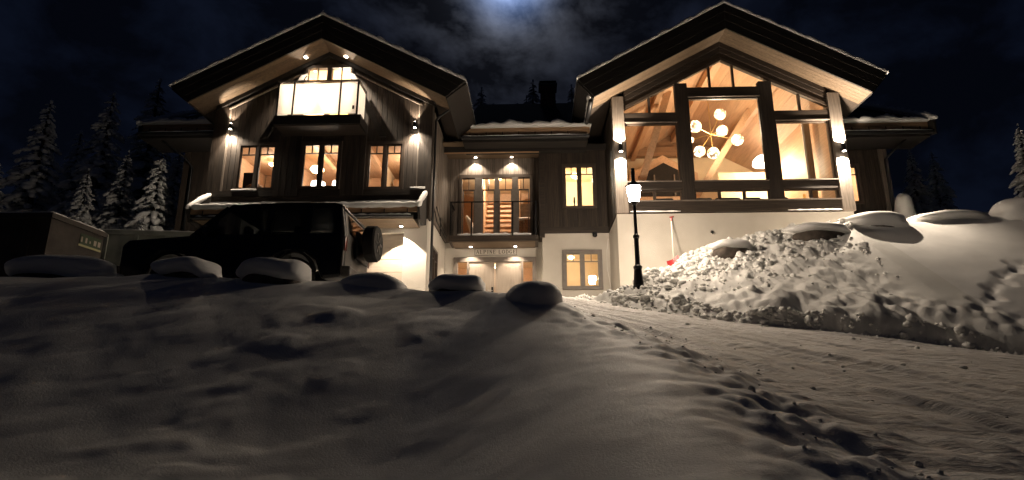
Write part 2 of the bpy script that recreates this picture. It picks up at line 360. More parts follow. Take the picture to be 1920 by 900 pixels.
def terrain(x, y, detail=True):
    x = np.asarray(x, float); y = np.asarray(y, float)
    w = ss(-3.0, 0.2, x)
    cap = (3.55 + 0.85 * ss(13.5, 18.0, y)) * (1 - w) + 4.42 * w
    zp = plane(x, y); k = 0.35
    h = np.clip(0.5 + 0.5 * (cap - zp) / k, 0, 1); z = cap * (1 - h) + zp * h - k * h * (1 - h)
    left = xL(y) - x
    lw = ss(0.0, 1.3, left) * (1 - ss(10.5, 11.5, y))
    z = z + (0.06 + 0.019 * y) * lw
    z = z - 0.12 * ss(-5, -9, x) * lw
    z = z - (1.05 * ss(10.1, 5.0, y) - 0.40 * ss(5.0, 1.0, y)) * ss(1.2, -1.5, x)
    z = z + 0.20 * np.maximum(0, y - 24) * ss(2, -4, x)
    # hill and heap right of the road
    ye = yR(x); yr = np.maximum(yRidge(x), ye + 0.2); d = y - ye; ze = np.minimum(plane(x, ye), 4.42)
    s = d / (yr - ye); hill = np.where(x > 9.0, 1, 0)
    pr = np.where(s < 1, np.clip(s, 0, 1) ** 0.92, 1.0)
    zr = zRidge(x)
    zh = ze + (zr - ze) * pr
    beyond = np.maximum(0, y - yr)
    wr = ss(9.8, 11.5, x)
    zh = zh + np.where(s > 1, -0.35 * np.minimum(beyond, 1.6) * (1 - wr) + wr * (0.30 * np.minimum(beyond, 6) + 0.235 * np.maximum(beyond - 6, 0)), 0)
    on = (d > 0) & (x > 0.9)
    wh = np.where(on, 1.0, 0.0)
    z = np.where(on, np.maximum(zh, z * 0 + ze), z)
    # bank cut along the road edge
    bank = ss(0.0, 0.10, d) * (1 - ss(0.5, 2.2, d)) * ss(4.3, 5.6, x)
    z = z + 0.25 * bank * wh
    inside = (x > 2.9) & (x < 13.5) & (y > 20.3)
    z = np.where(inside & (x < 10.8), np.minimum(z, 6.2), z)
    z = np.where((y > 19.3) & (x <= 2.9) & (x > -11), np.minimum(z, 4.42), z)
    if not detail: return z
    # ---- relief
    fade = 1 - ss(19, 22, y)
    fieldw = lw * fade
    z = z + 0.05 * fbm(x * 0.55, y * 0.55, 3, 3) * (0.25 + 0.75 * np.maximum(fieldw, ss(9.5, 11, x)))
    c, sn = math.cos(rad(38)), math.sin(rad(38))
    u = x * c + y * sn; v = -x * sn + y * c
    wl = ss(0.3, -1.6, x) * lw
    lump = fbm(u * 0.75 + 3.3, v * 1.9 + 1.7, 3, 21)
    z = z + wl * (0.030 * np.maximum(lump - 0.02, 0) + 0.006 * fbm(u * 2.2, v * 4.2, 3, 33))
    l2 = worley(u * 0.8 + 0.4, v * 1.5 + 2.2, 44)
    z = z + wl * ss(-0.5, -3.0, x) * 0.022 * ss(0.65, 0.05, l2)
    z = z + lw * 0.008 * fbm(x * 3.1, y * 3.1, 3, 8)
    for bx, by, ba in ((-6.17, 10.35, .10), (-4.6, 10.35, .10), (-2.95, 10.7, .2), (-1.2, 10.6, .16), (-0.02, 10.15, .16), (10.45, 18.3, .30), (13.2, 18.95, .28), (15.6, 19.0, .2)):
        z = z + ba * np.exp(-(((x - bx) / 0.85) ** 2 + ((y - by) / 0.6) ** 2))
    # settled plates of older snow and small humps left of the track
    wx = 0.16 * fbm(x * 2.3, y * 2.3, 3, 51); wy = 0.16 * fbm(x * 2.3, y * 2.3, 3, 52)
    for px, py, ra, rb, hh in ((-3.5, 5.8, 0.75, 0.24, 0.10), (-3.45, 6.25, 0.30, 0.2, 0.07), (-2.7, 5.75, 0.27, 0.15, 0.06), (-3.9, 4.7, 0.3, 0.2, 0.08), (-3.0, 5.25, 0.38, 0.16, 0.07), (-2.3, 5.3, 0.2, 0.12, 0.05), (-3.2, 7.0, 0.5, 0.22, 0.07), (-2.8, 7.95, 0.5, 0.25, 0.09), (-3.4, 8.7, 0.6, 0.3, 0.10), (-2.85, 8.85, 0.3, 0.22, 0.11), (-3.3, 7.8, 0.35, 0.2, 0.08), (-2.4, 7.3, 0.3, 0.2, 0.06), (-4.4, 6.6, 0.5, 0.2, 0.07), (-1.9, 6.6, 0.35, 0.15, 0.05), (-1.5, 8.7, 0.5, 0.3, 0.08)):
        du = (x + wx - px) * c + (y + wy - py) * sn; dv = -(x + wx - px) * sn + (y + wy - py) * c
        z = z + 0.34 * hh * ss(1.35, 0.45, np.sqrt((du / ra) ** 2 + (dv / rb) ** 2))
    # berm on the near side of the road
    q = left - 0.25
    bw = np.where(q > 0, 0.85 + 0.45 * ss(6, 9.5, y), 0.38)
    bm = np.exp(-(q / bw) ** 2) * ss(2.2, 3.5, y) * (1 - ss(10.2, 12.5, y))
    wob = 0.25 * fbm(x * 1.2, y * 1.2, 3, 61)
    ch = 0.62 - worley((x + wob) * 2.6, (y + wob) * 2.6, 12); ch2 = 0.6 - worley(x * 6.2, y * 6.2, 13)
    z = z + bm * (0.05 + 0.125 * np.clip(ch, 0, 1) + 0.035 * np.clip(ch2, 0, 1) + 0.09 * fbm(x * 1.3, y * 1.3, 4, 14))
    # packed road: wheel streaks that follow the bend
    rw = (1 - ss(-0.2, 0.35, left)) * (1 - ss(-0.25, 0.0, d * np.where(x > 0.9, 1, 0) - np.where(x > 0.9, 0, 5)))
    th = np.arctan2(16.5 - y, x + 0.6); r = np.hypot(16.5 - y, x + 0.6)
    z = z + rw * (0.085 * fbm(th * 26, r * 0.35, 4, 71, 0.65) + 0.022 * fbm(x * 1.8, y * 1.8, 4, 72, 0.6) + 0.10 * fbm(th * 5, r * 0.22, 2, 75) * ss(9, 5, y))
    near = ss(7.5, 4.5, y) * rw
    z = z + near * 0.09 * np.clip(0.55 - worley(x * 2.0, y * 2.0, 77), -0.1, 1)
    # heap chunks
    hw = wh * ss(0, 0.25, d) * (1 - ss(8.1, 9.3, x)) * fade
    rough = ss(0.40, 0.75, s) * (1 - 0.8 * ss(6.5, 9.0, x) * ss(0.95, 0.6, s)) + 0.16 + 0.6 * ss(4.2, 2.6, x)
    z = z + hw * (0.16 * fbm(x * 0.9, y * 0.9, 3, 81) + rough * (0.14 * np.clip(0.6 - worley(x * 2.4 + 0.3 * fbm(x * 3, y * 3, 2, 5), y * 2.0, 82), -0.2, 1) + 0.08 * np.clip(0.6 - worley(x * 5, y * 4.5, 83), -0.2, 1) + 0.05 * np.clip(0.6 - worley(x * 10, y * 9, 89), -0.2, 1)) + 0.09 * fbm(x * 3, y * 3, 4, 84))
    sc = x * 0.94 + y * 0.35
    z = z - hw * 0.05 * np.exp(-((((sc * 1.1) % 1.0) - 0.5) / 0.05) ** 2) * ss(6.0, 7.5, x)
    foot = wh * ss(0.0, 0.5, d) * (1 - ss(0.6, 1.6, d))
    z = z + foot * 0.13 * np.clip(0.58 - worley(x * 3.2, y * 3.2, 85), -0.1, 1)
    # lumps along the cut bank and footprints up the slope
    edge = wh * np.exp(-((d - 0.22) / 0.22) ** 2) * ss(4.0, 5.5, x) * (1 - 0.6 * ss(7.0, 9.0, x))
    z = z + edge * (0.16 * np.clip(0.6 - worley(x * 2.2, y * 2.2, 87), -0.2, 1) + 0.04 * fbm(x * 4, y * 4, 2, 88))
    tl = (x - 9.3) * 0.81 + (y - 13.3) * 0.586; tn = -(x - 9.3) * 0.586 + (y - 13.3) * 0.81 + 0.06 * np.sin(tl * 2.1)
    z = z - 0.05 * np.exp(-(tn / 0.11) ** 2) * ss(-0.1, 0.3, tl) * ss(4.2, 3.4, tl)
    for i in range(9):
        t = i / 8; fx = 9.3 + 2.9 * t + (0.10 if i % 2 else -0.10); fy = 13.3 + 2.1 * t - (0.08 if i % 2 else -0.08)
        rr = ((x - fx) / 0.12) ** 2 + ((y - fy) / 0.16) ** 2
        z = z - 0.045 * np.exp(-rr ** 1.5) + 0.012 * np.exp(-((np.sqrt(rr) - 1.5) / 0.4) ** 2)
    return z
def gz(x, y): return float(terrain(np.array([x]), np.array([y]), False)[0])
def gzd(x, y): return float(terrain(np.array([x]), np.array([y]), True)[0])
def axis(segs):
    a = []
    for s0, s1, st in segs:
        n = max(1, int(round((s1 - s0) / st))); a += list(np.linspace(s0, s1, n, endpoint=False))
    return np.array(a + [segs[-1][1]])
xs = axis([(-90, -30, 5), (-30, -12, 0.6), (-12, -6, 0.07), (-6, 10, 0.04), (10, 16.5, 0.07), (16.5, 34, 0.6), (34, 90, 5)])
yl = [0.8]
while yl[-1] < 19.6: yl.append(yl[-1] + min(0.06, max(0.028, 0.0075 * yl[-1])))
while yl[-1] < 130: yl.append(yl[-1] + max(0.3, 0.03 * (yl[-1] - 10)))
ys = np.array([-60, -30, -14, -7, -3, -1, 0.0] + yl)
X, Y = np.meshgrid(xs, ys); Z = terrain(X, np.maximum(Y, 0.0)); Z = np.where(Y < 0, Z + 0.05 * Y, Z)
nx, ny = len(xs), len(ys)
idx = np.arange(nx * ny).reshape(ny, nx)
quads = np.stack([idx[:-1, :-1], idx[:-1, 1:], idx[1:, 1:], idx[1:, :-1]], -1).reshape(-1, 4)
cx = (X[:-1, :-1] + X[1:, 1:]).ravel() / 2; cy = (Y[:-1, :-1] + Y[1:, 1:]).ravel() / 2
m_heap = (cy > yR(cx)) & (cx > 1.2) & (cx < 10.0) & (cy < 20.2)
m_road = (~m_heap) & (cx > xL(cy)) & (cy < np.minimum(yR(cx), 18.4)) & (cx < 40) & (cy > -20)
def sheet(name, mask, m, **kw):
    q = quads[mask]; u, inv = np.unique(q, return_inverse=True); inv = inv.reshape(-1, 4)
    co = np.stack([X.ravel()[u], Y.ravel()[u], Z.ravel()[u]], -1).astype(np.float32)
    me = bpy.data.meshes.new(name); me.vertices.add(len(u)); me.vertices.foreach_set('co', co.ravel())
    me.loops.add(inv.size); me.loops.foreach_set('vertex_index', inv.ravel().astype(np.int32))
    me.polygons.add(len(q)); me.polygons.foreach_set('loop_start', np.arange(0, inv.size, 4, dtype=np.int32))
    me.update(calc_edges=True); me.shade_smooth(); me.materials.append(M[m])
    o = bpy.data.objects.new(name, me); COL.objects.link(o); WL[o.name] = Vector((0, 0, 0)); return tag(o, **kw)
sheet('snow_ground', ~(m_heap | m_road), 'snow', kind='structure')
sheet('road', m_road, 'snowr', kind='structure')
heap = thing('snow_heap', (5.5, 16.0, 4.0), 'tall heap of ploughed lumpy snow piled against the white foundation wall', 'snow heap')
hm = sheet('heap_surface', m_heap, 'snowp'); hm.parent = heap; hm.location = -WL[heap.name]

def lump_proto(seed):
    bm = bmesh.new(); bmesh.ops.create_icosphere(bm, subdivisions=2, radius=1.0)
    rnd = random.Random(seed); ph = [rnd.uniform(0, 6) for _ in range(6)]
    for v in bm.verts:
        c = v.co
        v.co = c * (1 + 0.16 * math.sin(3 * c.x + ph[0]) * math.sin(3.3 * c.y + ph[1]) + 0.12 * math.sin(5 * c.z + ph[2]) * math.sin(4.4 * c.x + ph[3]) + rnd.uniform(-0.12, 0.12))
    bm.verts.ensure_lookup_table()
    vs = np.array([v.co[:] for v in bm.verts]); fs = [tuple(v.index for v in f.verts) for f in bm.faces]; bm.free(); return vs, fs
PROTO = [lump_proto(i) for i in range(5)]
def chunks(name, spots, m, parent):
    mb = MB(); rnd = random.Random(5)
    for x, y, r in spots:
        vs, fs = PROTO[rnd.randrange(5)]
        a = rnd.uniform(0, 6.28); ca, sa = math.cos(a), math.sin(a)
        sx, sy, sz = (r * rnd.uniform(0.7, 1.3), r * rnd.uniform(0.7, 1.3), r * rnd.uniform(0.6, 1.0))
        p = vs * np.array([sx, sy, sz]); p = np.stack([p[:, 0] * ca - p[:, 1] * sa, p[:, 0] * sa + p[:, 1] * ca, p[:, 2]], -1)
        mb.add(p + np.array([x, y, gzd(x, y) + sz * 0.12]), fs)
    o = build(name, mb, m, parent, smooth=True); return tag(o, kind='stuff')
rnd = random.Random(11)
sp = []
while len(sp) < 2100:
    x = rnd.uniform(2.0, 9.2); ye, yr = float(yR(x)), float(yRidge(x)); s = rnd.betavariate(4.2, 1.25) if rnd.random() < 0.8 else rnd.uniform(0.0, 0.5) * max(0.08, min(1, (5.0 - x) / 2.5))
    if x > 6.5 and s < 0.85 and rnd.random() < 0.75: continue
    sp.append((x, ye + s * (yr - ye) * 1.05, min(0.12, 0.014 + rnd.expovariate(40))))
for i in range(150):
    x = rnd.uniform(5.0, 9.8); sp.append((x, float(yRidge(x)) + rnd.uniform(-0.5, 0.35), rnd.uniform(0.04, 0.11)))
for i in range(90):
    x = rnd.uniform(1.3, 12.0) if i % 2 else rnd.uniform(1.3, 5.0); sp.append((x, float(yR(x)) + rnd.gauss(-0.02, 0.12), min(0.12, 0.02 + rnd.expovariate(34))))
chunks('snow_lumps', sp, 'snowp', heap)
sp = []
for i in range(80):
    y = rnd.uniform(3.3, 11.0); sp.append((float(xL(y)) - 0.25 + rnd.gauss(0, 0.34 if y < 7 else 0.5), y, min(0.05, 0.010 + rnd.expovariate(80))))
o = chunks('snow_clods', sp, 'snowp', None); tag(o, 'broken snow clods scattered along the near edge of the road', 'snow')
sp = []
for i in range(40):
    y = rnd.uniform(3.5, 14.0); x = rnd.uniform(float(xL(y)) + 0.2, 8.5)
    if y < float(yR(x)) - 0.3: sp.append((x, y, min(0.05, 0.010 + rnd.expovariate(90))))
o = chunks('road_crumbs', sp, 'snowp', None); tag(o, 'small snow crumbs lying on the packed road', 'snow')

# ------------------------------------------------------------------ the lodge
LOD = thing('mountain_lodge', (0, 22.3, 4.42), 'large dark timber lodge with two gabled wings above white plaster foundations', 'house')
def subtract(zs, holes):
    out = [zs]
    for a, b in holes:
        nw = []
        for p, q in out:
            if b <= p or a >= q: nw.append((p, q)); continue
            if a > p + 0.01: nw.append((p, a))
            if b < q - 0.01: nw.append((b, q))
        out = nw
    return out
def columns(x0, x1, edges, ops):
    xs_ = sorted({round(v, 4) for v in [x0, x1] + [e for e in edges if x0 < e < x1] + [v for o in ops for v in o[:2] if x0 < v < x1]})
    return [(a, b) for a, b in zip(xs_, xs_[1:]) if b - a > 0.012]
def wall(name, x0, x1, Yf, zb, zt, ops, m, parent=LOD, th=0.2, edges=()):
    ztf = zt if callable(zt) else (lambda x: zt)
    mb = MB()
    for a, b in columns(x0, x1, edges, ops):
        mid = (a + b) / 2; holes = [(o[2], o[3]) for o in ops if o[0] < mid < o[1]]
        for p, q in subtract((zb, max(ztf(a), ztf(b)) + 1), holes):
            if q > max(ztf(a), ztf(b)): mb.prism([(a, p), (b, p), (b, ztf(b)), (a, ztf(a))], Yf, Yf + th)
            else: mb.box(a, b, Yf, Yf + th, p, q)
    return build(name, mb, m, parent)
def planks(parent, x0, x1, Yf, zb, zt, ops, w=0.19, m='wood', th=0.024, seed=1):
    ztf = zt if callable(zt) else (lambda x: zt); r = random.Random(seed)
    n = max(1, round((x1 - x0) / w)); w = (x1 - x0) / n
    for i in range(n):
        a0, b0 = x0 + i * w + 0.006, x0 + (i + 1) * w - 0.006
        dy = r.uniform(0, 0.008)
        for a, b in columns(a0, b0, (), ops):
            mid = (a + b) / 2; holes = [(o[2], o[3]) for o in ops if o[0] < mid < o[1]]
            top = max(ztf(a), ztf(b))
            for p, q in subtract((zb, top), holes):
                if q - p < 0.03: continue
                mb = MB()
                if q == top: mb.prism([(a, p), (b, p), (b, max(ztf(b), p + .01)), (a, max(ztf(a), p + .01))], Yf - th - dy, Yf)
                else: mb.box(a, b, Yf - th - dy, Yf, p, q)
                build('plank', mb, m, parent)
def window(x0, x1, z0, z1, Yf, m='frame', nsash=2, muntin=True, casing=0.10, lab=None, drop=0.27, sf=0.045):
    mb = MB(); d0, d1 = Yf - 0.06, Yf + 0.10
    mb.box(x0, x1, d0, d1, z1 - casing, z1); mb.box(x0, x1, d0 - 0.03, d1, z0, z0 + casing * 0.8)
    mb.box(x0, x0 + casing, d0, d1, z0 + casing * 0.8, z1 - casing); mb.box(x1 - casing, x1, d0, d1, z0 + casing * 0.8, z1 - casing)
    ins0, ins1 = x0 + casing, x1 - casing; mull = 0.09
    sw = (ins1 - ins0 - mull * (nsash - 1)) / nsash
    for i in range(1, nsash):
        c = ins0 + i * sw + (i - 1) * mull; mb.box(c, c + mull, d0 + 0.01, d1, z0 + casing * 0.8, z1 - casing)
    win = build('window', mb, m, LOD)
    if lab: win['label'] = lab
    zb, zt = z0 + casing * 0.8, z1 - casing
    for i in range(nsash):
        a = ins0 + i * (sw + mull); b = a + sw; e0, e1 = Yf - 0.02, Yf + 0.05
        s = MB(); s.box(a, b, e0, e1, zt - sf, zt); s.box(a, b, e0, e1, zb, zb + sf); s.box(a, a + sf, e0, e1, zb + sf, zt - sf); s.box(b - sf, b, e0, e1, zb + sf, zt - sf)
        build('sash', s, m, win)
        ga, gb, gt, gb0 = a + sf, b - sf, zt - sf, zb + sf
        if muntin:
            zm = gt - drop; bar = 0.028; c = (ga + gb) / 2
            k = MB(); k.box(ga, gb, e0, e1 - 0.01, zm - bar, zm); k.box(c - bar / 2, c + bar / 2, e0, e1 - 0.01, zm, gt); build('muntin', k, m, win)
            for (p, q, u, v) in ((ga, gb, gb0, zm - bar), (ga, c - bar / 2, zm, gt), (c + bar / 2, gb, zm, gt)):
                build('pane', MB().box(p, q, Yf + 0.012, Yf + 0.022, u, v), 'glass', win)
        else:
            build('pane', MB().box(ga, gb, Yf + 0.012, Yf + 0.022, gb0, gt), 'glass', win)
    return win
def slab_room(name, x0, x1, y0, y1, z0, z1, mw='pine', mc='pine', mf='pined', back=True):
    t = 0.06
    build('interior_floor', MB().box(x0, x1, y0, y1, z0 - t, z0), mf, LOD)
    build('interior_ceiling', MB().box(x0, x1, y0, y1, z1, z1 + t), mc, LOD)
    mb = MB(); mb.box(x0 - t, x0, y0, y1, z0 - t, z1 + t); mb.box(x1, x1 + t, y0, y1, z0 - t, z1 + t); mb.box(x0 - t, x1 + t, y1, y1 + t, z0 - t, z1 + t)
    build('interior_wall', mb, mw, LOD)
def gable_roof(xc, half, ztop, slope, zbot, hb, slopeb, y0, y1, wall_half, Yw, seed, pitch_pieces=3):
    # ---- bargeboards: three stacked planks each side, cut square at the eave
    zt = lambda d: ztop - slope * d
    zb = lambda d: zbot - slopeb * d
    for sgn in (-1, 1):
        for k in range(pitch_pieces):
            f0, f1 = k / pitch_pieces, (k + 1) / pitch_pieces
            def P(d, f): return zt(d) + (zb(d) - zt(d)) * f
            e0 = half + (hb - half) * f0; e1 = half + (hb - half) * f1
            g = 0.010
            def edge(f, e):  # point at the eave end
                return (xc + sgn * e, (zt(half) + (zb(hb) - zt(half)) * f))
            poly = [(xc + sgn * 0.004, P(0, f0) - g), edge(f0, e0), edge(f1, e1), (xc + sgn * 0.004, P(0, f1) + 0.0)]
            build('bargeboard', MB().prism(poly, y0 - 0.03 * (pitch_pieces - 1 - k), y0 + 0.05), 'fascia', LOD)
        # soffit boards along the slope, under the front overhang
        nb = 5; yy = np.linspace(y0 + 0.052, Yw + 0.02, nb + 1)
        for k in range(nb):
            poly = [(xc + sgn * 0.003, zb(0)), (xc + sgn * (hb), zb(hb)), (xc + sgn * (hb), zb(hb) + 0.03), (xc + sgn * 0.003, zb(0) + 0.03)]
            build('soffit_board', MB().prism(poly, yy[k] + 0.004, yy[k + 1] - 0.004), 'soffit', LOD)
        # side eave soffit
        poly = [(xc + sgn * wall_half, zb(wall_half) + 0.005), (xc + sgn * hb, zb(hb) + 0.005), (xc + sgn * hb, zb(hb) + 0.035), (xc + sgn * wall_half, zb(wall_half) + 0.035)]
        build('eave_soffit', MB().prism(poly, Yw + 0.022, y1), 'wood', LOD)
        ed = [(xc + sgn * (hb + 0.005), zb(hb)), (xc + sgn * half, zt(half) - 0.02), (xc + sgn * half, zt(half) - 0.10), (xc + sgn * (hb + 0.06), zb(hb) - 0.03)]
        build('eave_board', MB().prism([(xc + sgn * hb, zb(hb) + 0.002), (xc + sgn * half, zt(half) - 0.01), (xc + sgn * (half + 0.03), zt(half) - 0.05), (xc + sgn * (hb + 0.03), zb(hb) - 0.04)], y0 + 0.052, y1), 'fascia', LOD)
        # deck and snow blanket
        poly = [(xc, zt(0) - 0.02), (xc + sgn * half, zt(half) - 0.02), (xc + sgn * half, zt(half) - 0.06), (xc, zt(0) - 0.16)]
        build('roof_deck', MB().prism(poly, y0 + 0.052, y1), 'roof', LOD)
        r = random.Random(seed + sgn); n = 60; mb = MB(); vs = []; fs = []
        yline = [y0 - 0.07, y0 - 0.10, y0 - 0.07, y0 + 0.10, (y0 + y1) / 2, y1]
        for i in range(n + 1):
            d = (half + 0.03) * i / n; th = 0.15 + 0.03 * math.sin(i * 0.7 + seed) + r.uniform(-0.03, 0.03)
            if i == n: th *= 0.6
            z = zt(d) + 0.0
            for j, (y, k) in enumerate(zip(yline, (0.0, 0.55, 0.95, 1.15, 1.6, 1.6))):
                vs.append((xc + sgn * d, y + r.uniform(-0.012, 0.012), z + th * k))
        for i in range(n):
            for j in range(5):
                a = i * 6 + j; fs.append((a, a + 6, a + 7, a + 1))
            fs.append((i * 6 + 5, (i + 1) * 6 + 5, (i + 1) * 6, i * 6))
        e = n * 6; fs.append(tuple(e + j for j in range(6)))
        build('roof_snow', mb.add(vs, fs), 'snow', LOD, smooth=True)
def eave_strip(x0, x1, Ye, zg, wallY, seed, rise=0.70, ridgeY=28.0, gut=True, endcap=(False, False)):
    """gutter, standing turf board on iron brackets, snow on both; then the roof slope behind"""
    r = random.Random(seed)
    zb = zg + 0.22
    build('turf_board', MB().box(x0, x1, Ye, Ye + 0.06, zb, zb + 0.24), 'board', LOD)
    for k in range(int((x1 - x0) / 0.62)):
        x = x0 + 0.35 + k * 0.62
        mb = MB(); mb.box(x - 0.012, x + 0.012, Ye - 0.02, Ye - 0.002, zb - 0.08, zb + 0.08); mb.box(x - 0.012, x + 0.012, Ye - 0.02, Ye + 0.25, zb - 0.10, zb - 0.08)
        build('bracket', mb, 'black', LOD)
    prof = [(Ye - 0.20 + 0.085 * math.cos(t) , zg + 0.085 * math.sin(t)) for t in np.linspace(math.pi, 2 * math.pi, 9)]
    prof += [(p[0] * 1.0, p[1] + 0.012) for p in prof[::-1]]
    mb = MB(); pts = [(Ye - 0.20 + 0.09 * math.cos(t), zg + 0.09 * math.sin(t)) for t in np.linspace(math.pi, 2 * math.pi, 9)] + [(Ye - 0.11, zg + 0.02), (Ye - 0.29, zg + 0.02)]
    build('gutter', MB().prism(pts, x0 + 0.05, x1 - 0.05, 'x'), 'black', LOD, smooth=False)
    build('eave_fascia', MB().box(x0 + 0.1, x1 - 0.1, Ye - 0.10, Ye - 0.06, zg - 0.16, zg + 0.06), 'fascia', LOD)
    build('eave_soffit', MB().box(x0 + 0.1, x1 - 0.1, Ye - 0.06, wallY, zg - 0.16, zg - 0.13), 'fascia', LOD)
    # snow: ragged line in the gutter, thick lip over the board
    def strip(xa, xb, ya, yb, z, h, nm):
        n = max(6, int((xb - xa) / 0.09)); vs = []; fs = []
        for i in range(n + 1):
            x = xa + (xb - xa) * i / n; hh = h * (0.45 + 0.55 * abs(math.sin(i * 0.31 + seed) * math.sin(i * 0.17 + 1.3 * seed)) + r.uniform(0, 0.25))
            hh *= min(1, 0.3 + 3 * min(i, n - i) / n)
            vs += [(x, ya, z), (x, ya - 0.015, z + hh * 0.5), (x, ya + 0.03, z + hh), (x, yb, z + hh * 1.05), (x, yb, z)]
        for i in range(n):
            for j in range(5): a = i * 5 + j; b = i * 5 + (j + 1) % 5; fs.append((a, a + 5, b + 5, b))
        fs += [tuple(range(5)), tuple(n * 5 + k for k in range(4, -1, -1))]
        build(nm, MB().add(vs, fs), 'snow', LOD, smooth=True)
    strip(x0 + 0.1, x1 - 0.1, Ye - 0.28, Ye - 0.12, zg + 0.022, 0.06, 'gutter_snow')
    strip(x0 - 0.05, x1 + 0.05, Ye - 0.15, Ye + 0.5, zb + 0.243, 0.27, 'eave_snow')
    if ridgeY:
        z1 = zb + 0.2 + rise * (ridgeY - Ye)
        build('roof_slope', MB().prism([(Ye + 0.07, zb + 0.0), (Ye + 0.07, zb + 0.22), (ridgeY, z1 + 0.1), (ridgeY + 6, zb + 0.1), (ridgeY + 6, zb - 0.1), (ridgeY, z1 - 0.3)], x0, x1, 'x'), 'roof', LOD)

# ============ left wing (front wall at Y = 19)
XC, WY = -7.2, 19.0
gable_roof(XC, 4.98, 14.36, 0.527, 13.50, 4.33, 0.53, 18.0, 27.0, 3.82, WY, 3)
sof = lambda x: 13.50 - 0.53 * abs(x - XC)
opsL = [(-10.14, -8.72, 8.33, 10.08), (-7.90, -6.48, 8.33, 10.06), (-5.68, -4.36, 8.31, 10.06), (-8.02, -6.32, 10.66, 13.0)]
gw = wall('gable_wall', -11.05, -3.46, WY, 7.3, lambda x: sof(x) + 0.05, opsL, 'wood', edges=(XC,))
fr_ops = opsL + [(-8.75, -5.68, 8.1, 10.35)]
planks(gw, -10.58, -3.88, WY, 8.34, lambda x: sof(x) - 0.30, fr_ops, seed=2)
bay = build('bay_panel', MB().box(-8.75, -7.90, WY - 0.10, WY - 0.002, 8.1, 10.3).box(-6.48, -5.68, WY - 0.10, WY - 0.002, 8.1, 10.3).box(-7.90, -6.48, WY - 0.10, WY - 0.002, 8.1, 8.33).box(-7.90, -6.48, WY - 0.10, WY - 0.002, 10.06, 10.3), 'wood', LOD)
planks(bay, -8.75, -7.90, WY - 0.10, 8.1, 10.3, [], seed=3); planks(bay, -6.48, -5.68, WY - 0.10, 8.1, 10.3, [], seed=4)
for a, b in ((-11.07, -10.58), (-3.88, -3.44)):
    build('corner_post', MB().box(a, b, WY - 0.09, WY + 0.3, 7.3, sof(a if a < XC else b) + (0.0)), 'wood', LOD)
    build('trim', MB().box(b if a < XC else a - 0.05, b + 0.05 if a < XC else a, WY - 0.07, WY, 8.34, sof(-10.55 if a < XC else -3.9) - 0.3), 'post', LOD)
for sgn in (-1, 1):
    pl = [(XC, 13.50), (XC + sgn * 3.84, 13.50 - 0.53 * 3.84), (XC + sgn * 3.84, 13.50 - 0.53 * 3.84 - 0.16), (XC, 13.34)]
    build('wall_bargeboard', MB().prism(pl, WY - 0.14, WY - 0.002), 'fascia', LOD)
    build('wall_trim', MB().prism([(XC + sgn * 1.0, 13.20 - .53), (XC + sgn * 3.4, 13.20 - 0.53 * 3.4), (XC + sgn * 3.4, 13.20 - 0.53 * 3.4 - 0.05), (XC + sgn * 1.0, 13.15 - .53)], WY - 0.10, WY - 0.03), 'post', LOD)
    build('brace', MB().prism([(XC + sgn * 0.75, 12.62), (XC + sgn * 0.95, 12.62), (XC + sgn * 2.18, 10.22), (XC + sgn * 1.96, 10.22)], WY - 0.12, WY - 0.025), 'fascia', LOD)
build('apron_board', MB().box(-10.98, -3.5, WY - 0.11, WY - 0.002, 8.12, 8.32), 'woodh', LOD)
build('apron_board', MB().box(-10.98, -3.5, WY - 0.08, WY - 0.002, 7.9, 8.11), 'woodh', LOD)
window(-10.14, -8.72, 8.33, 10.08, WY - 0.02, lab='gable window showing a dark chair inside')
window(-7.90, -6.48, 8.33, 10.06, WY - 0.12)
window(-5.68, -4.36, 8.31, 10.06, WY - 0.02)
for a, b in ((-10.16, -9.3), (-4.1, -3.6)):
    build('sill_snow', MB().tube([(a, WY - 0.13, 8.345), (b, WY - 0.13, 8.345)], 0.035, 6), 'snow', LOD, smooth=True)
# attic balcony door
bd = build('balcony_door', MB().box(-8.02, -6.32, WY - 0.08, WY + 0.1, 12.9, 13.02).box(-8.02, -7.94, WY - 0.08, WY + 0.1, 10.66, 12.9).box(-6.40, -6.32, WY - 0.08, WY + 0.1, 10.66, 12.9).box(-7.25, -7.09, WY - 0.07, WY + 0.1, 10.66, 12.9), 'frame', LOD)
for a, b in ((-7.94, -7.25), (-7.09, -6.40)):
    c = (a + b) / 2
    build('muntin', MB().box(a, b, WY - 0.02, WY + 0.03, 12.34, 12.37).box(c - 0.015, c + 0.015, WY - 0.02, WY + 0.03, 12.37, 12.9), 'frame', bd)
    for p, q, u, v in ((a, b, 10.70, 12.34), (a, c - 0.015, 12.37, 12.9), (c + 0.015, b, 12.37, 12.9)):
        build('pane', MB().box(p, q, WY + 0.0, WY + 0.01, u, v), 'glass', bd)
bal = build('balcony', MB().box(-8.56, -5.66, 18.0, WY - 0.11, 10.30, 10.62), 'fascia', LOD)
build('soffit_board', MB().box(-8.50, -5.72, 18.06, WY - 0.11, 10.272, 10.298), 'woodh', bal)
fx = [-8.50, -7.97, -6.40, -5.81]
for a, b in zip(fx, fx[1:]):
    build('glass_panel', MB().box(a + 0.03, b - 0.03, 18.035, 18.05, 10.68, 11.80), 'frost', bal)
build('glass_panel', MB().box(-5.815, -5.80, 18.09, WY - 0.15, 10.68, 11.80), 'frost', bal)
build('glass_panel', MB().box(-8.505, -8.49, 18.09, WY - 0.15, 10.68, 11.80), 'frost', bal)
for x in fx: build('post', MB().box(x - 0.025, x + 0.025, 18.01, 18.07, 10.62, 11.85), 'black', bal)
for x in (-8.50, -5.81): build('post', MB().box(x - 0.025, x + 0.025, WY - 0.15, WY - 0.11, 10.62, 11.85), 'black', bal)
